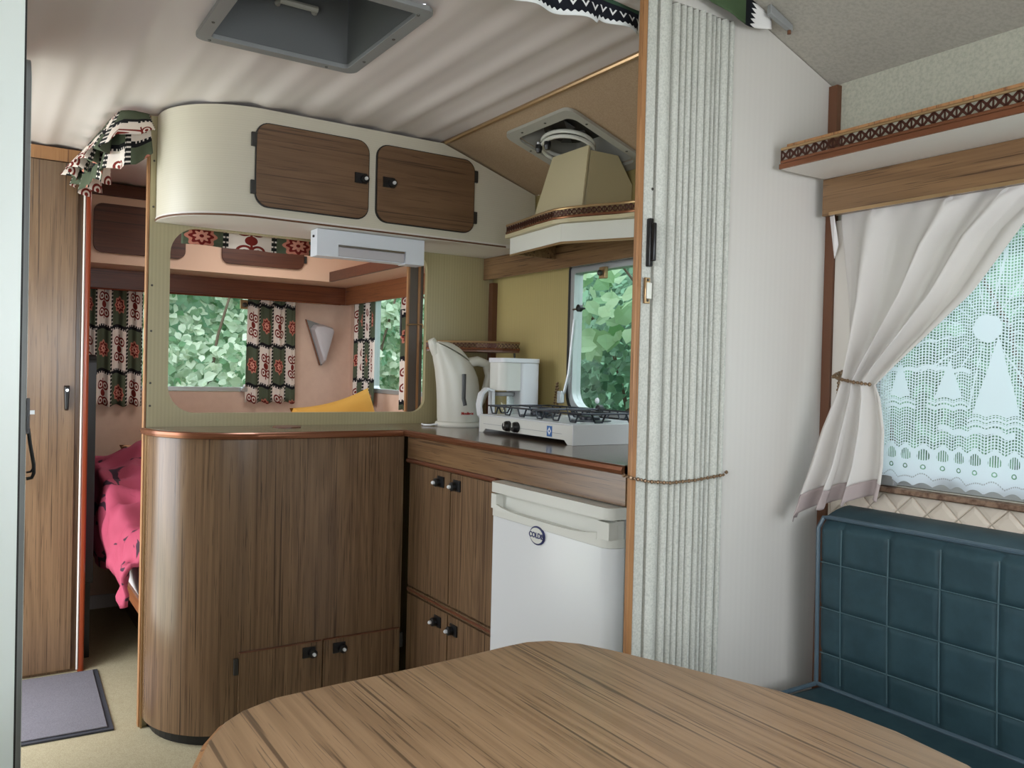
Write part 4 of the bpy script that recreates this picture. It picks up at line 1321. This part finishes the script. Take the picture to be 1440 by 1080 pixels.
def duv(u, v):
    y = 2.86 + 1.0 * v
    L = -0.20 + 0.90 * u                  # arc length, negative part hangs over the left side
    n1 = noise.noise(Vector((u * 5, v * 6, 0.3))); n2 = noise.noise(Vector((u * 13, v * 15, 4.0)))
    lift = 0.20 * max(0, math.sin((v - 0.22) * 2.3)) ** 1.5 + 0.035 * n1 + 0.018 * n2 + 0.035 * (1 - abs(noise.noise(Vector((u * 6 + v * 3, v * 7 - u * 3, 9.0)))) * 3) * 0.6
    if L < 0:
        k = -L / 0.20
        x = 0.462 - 0.035 * math.sin(k * PI * 0.7) - 0.03 * math.sin(v * 17 + 1) * k * 0.5 - 0.02 * n2 - 0.02 * lift / 0.1 * (1 - k)
        z = 0.515 + lift * (1 - k) ** 0.6 - (0.155 + 0.03 * math.sin(v * 11 + 0.5)) * k
    else:
        k = min(1, L / 0.10)
        x = 0.462 + L - 0.02 * lift / 0.1 * (1 - k) - 0.02 * n2 * (1 - k)
        z = 0.515 + lift + 0.04 * math.sin(min(1, L / 0.25) * PI / 2) + 0.02 * math.sin(u * 25 + v * 6) * (1 - v * 0.5)
        z = max(z, 0.512)
    return (x, y, z)


dv = hang('duvet', DUV, duv, lambda u, v: (u, v), 'crumpled pink duvet with dark leaf print on the bed', 'duvet', nu=70, nv=80, solid=0.012)


def pillow(name, c, sx, sy, th, rot, mat, label):
    M = Matrix.Translation(c) @ rot
    def f(sgn):
        def q(u, v):
            a, b = 2 * u - 1, 2 * v - 1
            e = max(0.0, (1 - a ** 4) * (1 - b ** 4)) ** 0.5
            pin = 1 - 0.10 * (1 - abs(a) ** 2) * abs(b) ** 3
            pin2 = 1 - 0.10 * (1 - abs(b) ** 2) * abs(a) ** 3
            z = sgn * th * e * (1 + 0.12 * noise.noise(Vector((a * 2.2, b * 2.2, sgn + c[0]))))
            return M @ Vector((a * sx / 2 * pin2, b * sy / 2 * pin, z))
        return q
    g = G().grid(22, 22, f(1)).grid(22, 22, f(-1))
    o = obj(name, g, mat, smooth=True)
    bm = bmesh.new(); bm.from_mesh(o.data); bmesh.ops.remove_doubles(bm, verts=bm.verts, dist=1e-4)
    bmesh.ops.recalc_face_normals(bm, faces=bm.faces); bm.to_mesh(o.data); bm.free()
    o.data.polygons.foreach_set('use_smooth', [True] * len(o.data.polygons))
    return tag(o, label, 'pillow')


E_ = lambda x, y, z: (Matrix.Rotation(math.radians(z), 4, 'Z') @ Matrix.Rotation(math.radians(y), 4, 'Y') @ Matrix.Rotation(math.radians(x), 4, 'X'))
pillow('cushion', (1.44, 3.62, 0.765), 0.42, 0.46, 0.075, E_(0, 0, 8) @ Matrix.Rotation(math.radians(78), 4, 'X') @ Matrix.Rotation(math.radians(13), 4, 'Z'), YEL, 'mustard yellow cushion standing on the bed below the side window')
pillow('pillow', (0.80, 4.035, 0.645), 0.46, 0.27, 0.065, E_(66, -4, 3), PEACH, 'pale peach pillow behind the pink duvet')

# rear overhead cupboards, shelf and pelmets
t = thing('rear_cupboard', (0.85, 4.03, 1.535), 'pink beige overhead cupboard with dark mahogany doors above the rear window', 'cupboard')
obj('body', G().plate([(0.36, 1.538), (1.684, 1.538), (1.684, slz(1.684) - 0.004), (1.31, 1.874), (0.36, 1.874)], 'y', 3.892, 4.186), PINKC, t)
obj('top_strip', G().box(0.36, 1.30, 3.884, 3.8915, 1.822, 1.874), WBD, t)
for x0, x1, hx in ((0.420, 0.786, None), (0.942, 1.322, 1.330)):
    d = obj('door', G().plate(rrect(x0, x1, 1.582, 1.788, 0.035), 'y', 3.880, 3.8912), WBD, t, bevel=0.003)
    if hx:
        obj('hinge', G().box(hx - 0.006, hx + 0.006, 3.881, 3.8915, 1.615, 1.648), DARKH, t)
t = thing('bedroom_shelf', (1.56, 3.3, 1.537), 'pale side shelf with dark wooden lip in the bedroom', 'shelf')
obj('board', G().box(1.462, 1.686, 2.775, 3.880, 1.537, 1.548), PINKC, t)
obj('lip', G().box(1.448, 1.4615, 2.775, 3.878, 1.537, 1.583), WBD, t)
t = thing('rear_pelmet', (0.98, 4.13, 1.445), 'mahogany pelmet board over the rear window curtains', 'pelmet')
obj('board', G().box(0.36, 1.628, 4.120, 4.134, 1.447, 1.5365), WBX, t)
obj('copper_edge', G().tube([(0.36, 4.119, 1.449), (1.60, 4.119, 1.449)], 0.004), COP, t)
t = thing('side_pelmet', (1.63, 3.4, 1.445), 'mahogany pelmet board over the bedroom side window', 'pelmet')
obj('board', G().box(1.6285, 1.642, 2.785, 4.119, 1.447, 1.5365), WBY, t)


def curtain(p0, p1, z0, z1, folds, amp, uoff, label, group='patchwork curtains in the bedroom', flare=0.0):
    p0, p1 = Vector((p0[0], p0[1], 0)), Vector((p1[0], p1[1], 0))
    d = p1 - p0; L = d.length; t_ = d / L; n = Vector((-t_.y, t_.x, 0))
    def f(u, v):
        k = 1 + flare * (1 - v)
        q = p0 + d * ((u - 0.5) * k + 0.5) + n * (amp * math.sin(u * folds * 2 * PI + 0.4) * (0.65 + 0.35 * (1 - v)) + amp * 0.35 * math.sin(u * folds * 4.3 * PI + 1))
        return (q.x, q.y, z0 + 0.006 * math.sin(u * folds * 2 * PI) + (z1 - z0) * v)
    W_ = L * 1.9
    return hang('curtain', FAB, f, lambda u, v: (W_ * u + uoff, (z1 - z0) * v + 0.025 + uoff * 0.7), label, 'curtain', group, nu=72, nv=20)


curtain((0.418, 4.158), (0.660, 4.158), 0.925, 1.515, 4, 0.010, 0.03, 'patchwork curtain by the wardrobe side of the rear window')
curtain((1.140, 4.158), (1.375, 4.158), 0.938, 1.515, 4, 0.010, 0.13, 'patchwork curtain between the rear window and the triangular wall lamp', flare=0.06)
curtain((1.662, 4.092), (1.662, 3.812), 0.940, 1.50, 5, 0.009, 0.07, 'patchwork curtain between the triangular wall lamp and the side window')
curtain((1.662, 3.53), (1.662, 3.34), 0.940, 1.50, 4, 0.009, 0.20, 'patchwork curtain at the door end of the side window')

t = thing('wall_lamp', (1.51, 4.17, 1.13), 'triangular frosted wall lamp with copper edged back plate', 'lamp')
obj('back_plate', G().plate([(1.436, 1.368), (1.514, 1.132), (1.530, 1.132), (1.584, 1.325), (1.57, 1.33)], 'y', 4.176, 4.188), GREYP, t, bevel=0.002)
obj('copper_rim', G().tube([(1.437, 4.174, 1.366), (1.516, 4.174, 1.133)], 0.0035), COP, t)
sh1 = [(1.462, 1.320), (1.480, 1.342), (1.52, 1.345), (1.575, 1.330), (1.582, 1.315), (1.533, 1.140), (1.522, 1.140)]
cxs = (1.52, 1.26)
rings = []
for y, k in ((4.175, 1.0), (4.15, 0.97), (4.128, 0.86), (4.12, 0.6)):
    rings.append([(cxs[0] + (a - cxs[0]) * k, y, cxs[1] + (b - cxs[1]) * k) for a, b in sh1])
obj('shade', G().loft(rings), DIFF, t, smooth=True)

obj_ = thing('sliding_panel', (1.36, 2.80, 0.93), 'narrow grey sliding panel standing in the partition opening', 'panel')
obj('panel', G().box(1.345, 1.40, 2.776, 2.80, 0.93, 1.60), Mt('umber_panel', srgb(92, 82, 74), 0.5).m, obj_)
obj('edge_profile', G().box(1.338, 1.3448, 2.776, 2.79, 0.93, 1.60), WED, obj_)
obj('end_profile', G().box(1.378, 1.386, 2.771, 2.7758, 0.965, 1.55), WED, obj_)
obj('hook', G().tube([(1.33, 2.768, 1.285), (1.36, 2.766, 1.287), (1.395, 2.766, 1.289), (1.398, 2.766, 1.275)], 0.0025), BRASS, obj_)
obj('pull_handle', G().tube([(1.3339, 2.79, 1.34), (1.318, 2.79, 1.34), (1.318, 2.79, 1.245), (1.3339, 2.79, 1.245)], 0.004), BLK, obj_)

# ------------------------------------------------------------------ dinette
t = thing('dinette_shelf', (1.58, 0.7, 1.58), 'white shelf with pierced copper gallery above the dinette window', 'shelf')
obj('board', G().box(1.482, 1.688, 0.02, 1.2245, 1.579, 1.588), SHELFW, t)
obj('edge_strip', G().box(1.476, 1.4818, 0.02, 1.2245, 1.578, 1.590), COP, t, bevel=0.002)
gallery(t, [(1.482, 1.222), (1.482, 0.02)], 1.594, 1.622, 0.0215, 0.0038)
obj('top_lath', G().box(1.478, 1.486, 0.02, 1.205, 1.6235, 1.629), WED, t)
t = thing('dinette_pelmet', (1.64, 0.6, 1.494), 'teak pelmet board above the ivory curtain', 'pelmet')
obj('board', G().box(1.630, 1.644, 0.02, 1.2245, 1.494, 1.578), WYD, t)
obj('edge_strip', G().box(1.627, 1.6298, 0.02, 1.205, 1.494, 1.501), BRASS, t)

# tied ivory curtain
ROWS = [  # (x, yA, yB, zA, zB, pleat amplitude)
    (1.655, 1.196, 0.600, 1.545, 1.545, 0.003), (1.655, 1.192, 0.690, 1.47, 1.50, 0.009), (1.652, 1.178, 0.790, 1.38, 1.425, 0.015),
    (1.648, 1.167, 0.880, 1.30, 1.300, 0.017), (1.640, 1.160, 0.970, 1.215, 1.212, 0.018), (1.634, 1.158, 1.032, 1.160, 1.153, 0.016),
    (1.628, 1.160, 1.072, 1.122, 1.112, 0.010), (1.622, 1.168, 1.058, 1.085, 1.085, 0.011), (1.610, 1.188, 1.040, 1.01, 1.02, 0.016),
    (1.596, 1.200, 1.032, 0.93, 0.95, 0.020), (1.584, 1.212, 1.030, 0.86, 0.915, 0.022), (1.572, 1.216, 1.032, 0.800, 0.880, 0.024)]


def crv(u, v, hem=0.0):
    f = v * (len(ROWS) - 1); i = max(0, min(int(f), len(ROWS) - 2)); k = f - i
    ks = k * k * (3 - 2 * k) if k <= 1 else k
    a = ROWS[i]; b = ROWS[i + 1]
    r = [a[j] + (b[j] - a[j]) * (0.5 * k + 0.5 * ks) for j in range(6)]
    x, ya, yb, za, zb, am = r
    w_ = u + 0.035 * math.sin(u * 9 + v * 2.0)
    ph = w_ * 3.6 * 2 * PI + 0.5 + 0.8 * v
    low = max(0.0, (v - 0.55) / 0.45)
    top = max(0.0, 1 - v / 0.12)
    x2 = x + am * (math.sin(ph) * 0.95 + 0.35 * math.sin(ph * 1.9 + 1)) - 0.012 * math.sin(u * PI)
    x2 -= 0.034 * (1 - u) * low - 0.02 * u * low
    x2 += top * 0.004 * math.sin(u * 60)
    y2 = ya + (yb - ya) * u + am * 0.45 * math.cos(ph) * math.sin(u * PI)
    z2 = za + (zb - za) * u ** (1.0 - 0.5 * low) + (0.008 * math.sin(ph) * low)
    x2 = max(x2, 1.6475) if z2 > 1.488 else x2
    return (min(x2, 1.657), y2, z2)


t = thing('tied_curtain', (1.63, 1.1, 0.79), 'ivory curtain gathered by a cord beside the lace window', 'curtain')
hang('drape', CURT, lambda u, v: crv(u, v * 0.925), lambda u, v: (u, v), parent=t, nu=150, nv=66, solid=0.0015)
hang('hem', CURTB, lambda u, v: crv(u, 0.925 + v * 0.085), lambda u, v: (u, v), parent=t, nu=150, nv=6, solid=0.0015)
obj('header_tape', G().add([(1.640, 1.200, 1.495), (1.650, 1.218, 1.495), (1.662, 1.212, 1.40), (1.656, 1.198, 1.43)], [(0, 1, 2, 3)]), SHEET, t, solid=0.001)
loop = [(1.605, 1.075, 1.113), (1.600, 1.11, 1.117), (1.602, 1.14, 1.122), (1.610, 1.168, 1.128), (1.640, 1.182, 1.134), (1.672, 1.19, 1.14)]
chain('tieback_cord', loop + [(1.676, 1.20, 1.13), (1.672, 1.203, 1.05)], 'twisted bronze cord tying the ivory curtain to the wall', 0.0045, CHN, 0.008)

# lace
def lc(u, v):
    y = 0.30 + 0.835 * u
    return (1.6725 + 0.006 * math.sin(y * 48) + 0.004 * math.sin(y * 21 + 1), y, 0.902 + 0.008 * abs(math.sin(y * PI / 0.036)) * (1 - v) + (1.50 - 0.902) * v)
lo = hang('lace_curtain', LACE, lc, lambda u, v: (0.30 + 0.835 * u, 0.902 + (1.50 - 0.902) * v), 'white filet lace curtain with sailing boats and a sun', 'curtain', nu=220, nv=10, solid=0.0)

# bench
t = thing('bench', (1.4, 0.65, 0), 'teal vinyl dinette bench with stitched squares on its backrest', 'bench')
obj('base', G().box(1.12, 1.680, -0.1, 1.170, 0.0, 0.33), WY, t)
obj('seat', G().box(1.09, 1.680, -0.1, 1.172, 0.331, 0.448), SOFA, t, bevel=0.03, seg=4)
xs_f = lambda z: 1.578 - 0.012 * (z - 0.45) / 0.36
sy0, sz0, sq, sqz = 1.105, 0.822, 0.109, 0.100
def bk(u, v):
    y = 1.165 - 1.265 * u; z = 0.450 + 0.363 * v
    def gv(a, p): 
        k = abs((a / p + 0.5) % 1.0 - 0.5) * p
        return math.exp(-(k / 0.006) ** 2)
    groove = max(gv(y - sy0, sq), gv(sz0 - z, sqz))
    edge = 0.018 * (max(0, 1 - (1 - v) / 0.06) ** 2 + max(0, 1 - u / 0.015) ** 2)
    return (xs_f(z) + 0.004 * groove + edge - 0.003 * math.sin(PI * v), y, z)
def bkt(u, v):
    y = 1.165 - 1.265 * u
    z = 0.813 + 0.024 * math.sin(v * PI / 2)
    x = xs_f(0.813) + 0.018 + (1.679 - xs_f(0.813) - 0.018) * v
    return (x, y, z - 0.0)
g = G().grid(240, 80, bk)
g.grid(60, 8, bkt)
g.add([bk(0, j / 10) for j in range(11)] + [bkt(0, j / 6) for j in range(7)] + [(1.679, 1.165, 0.45)], [tuple(range(19))])
bo = obj('backrest', g, SOFA, t, smooth=True)
bo.data.polygons.foreach_set('use_smooth', [True] * len(bo.data.polygons))
sg = G()
for k in range(0, 11):
    y = sy0 - sq * k
    sg.tube([(xs_f(z) + 0.001 - 0.003 * math.sin(PI * (z - .45) / .363), y, z) for z in [0.462 + 0.0375 * i for i in range(10)]], 0.0016, 5)
for k in range(1, 4):
    z = sz0 - sqz * k
    sg.tube([(xs_f(z) + 0.001 - 0.003 * math.sin(PI * (z - .45) / .363), 1.155, z), (xs_f(z) + 0.001 - 0.003 * math.sin(PI * (z - .45) / .363), -0.08, z)], 0.0014, 5)
obj('stitched_seam', sg, SEAM, t)
obj('piping', G().tube([(xs_f(.46) - 0.002, 1.1635, 0.455), (xs_f(.8) + 0.002, 1.1635, 0.795), (xs_f(.813) + 0.012, 1.158, 0.818), (xs_f(.813) + 0.012, 1.14, 0.820), (xs_f(.813) + 0.012, -0.10, 0.820)], 0.005, 8), PIPE, t, smooth=True)
obj('piping', G().tube([(1.10, 1.162, 0.4475), (1.57, 1.162, 0.4505)], 0.005, 8), PIPE, t, smooth=True)
obj('piping', G().tube([(1.572, 1.16, 0.4515), (1.572, -0.1, 0.4515)], 0.005, 8), PIPE, t, smooth=True)

# table
t = thing('dinette_table', (0.57, 0.66, 0), 'large teak laminate dinette table with rounded corners', 'table')
tp = [(0.186, 0.30), (0.178, 0.72), (0.186, 0.835), (0.203, 0.900), (0.228, 0.957), (0.255, 0.997), (0.283, 1.021), (0.325, 1.040), (0.40, 1.046), (0.52, 1.052), (0.62, 1.060), (0.69, 1.068),
      (0.735, 1.069), (0.768, 1.058), (0.803, 1.022), (0.826, 0.977), (0.855, 0.905), (0.886, 0.825), (0.918, 0.742), (0.936, 0.66), (0.940, 0.58), (0.928, 0.488), (0.900, 0.42), (0.85, 0.36), (0.78, 0.30)]
obj('top', G().plate(list(reversed(tp)), 'z', 0.676, 0.70), WY, t, bevel=0.002)
tpe = tp + []
obj('edge_band', G().tube([(x, y, 0.687) for x, y in tpe], 0.0095, 8, closed=True), WED, t, smooth=True)
obj('pedestal', G().lathe((0.56, 0.72, 0.0), [(0.17, 0.0), (0.17, 0.01), (0.05, 0.03), (0.03, 0.06), (0.03, 0.676)], 'z', 24), ALU, t, smooth=True)
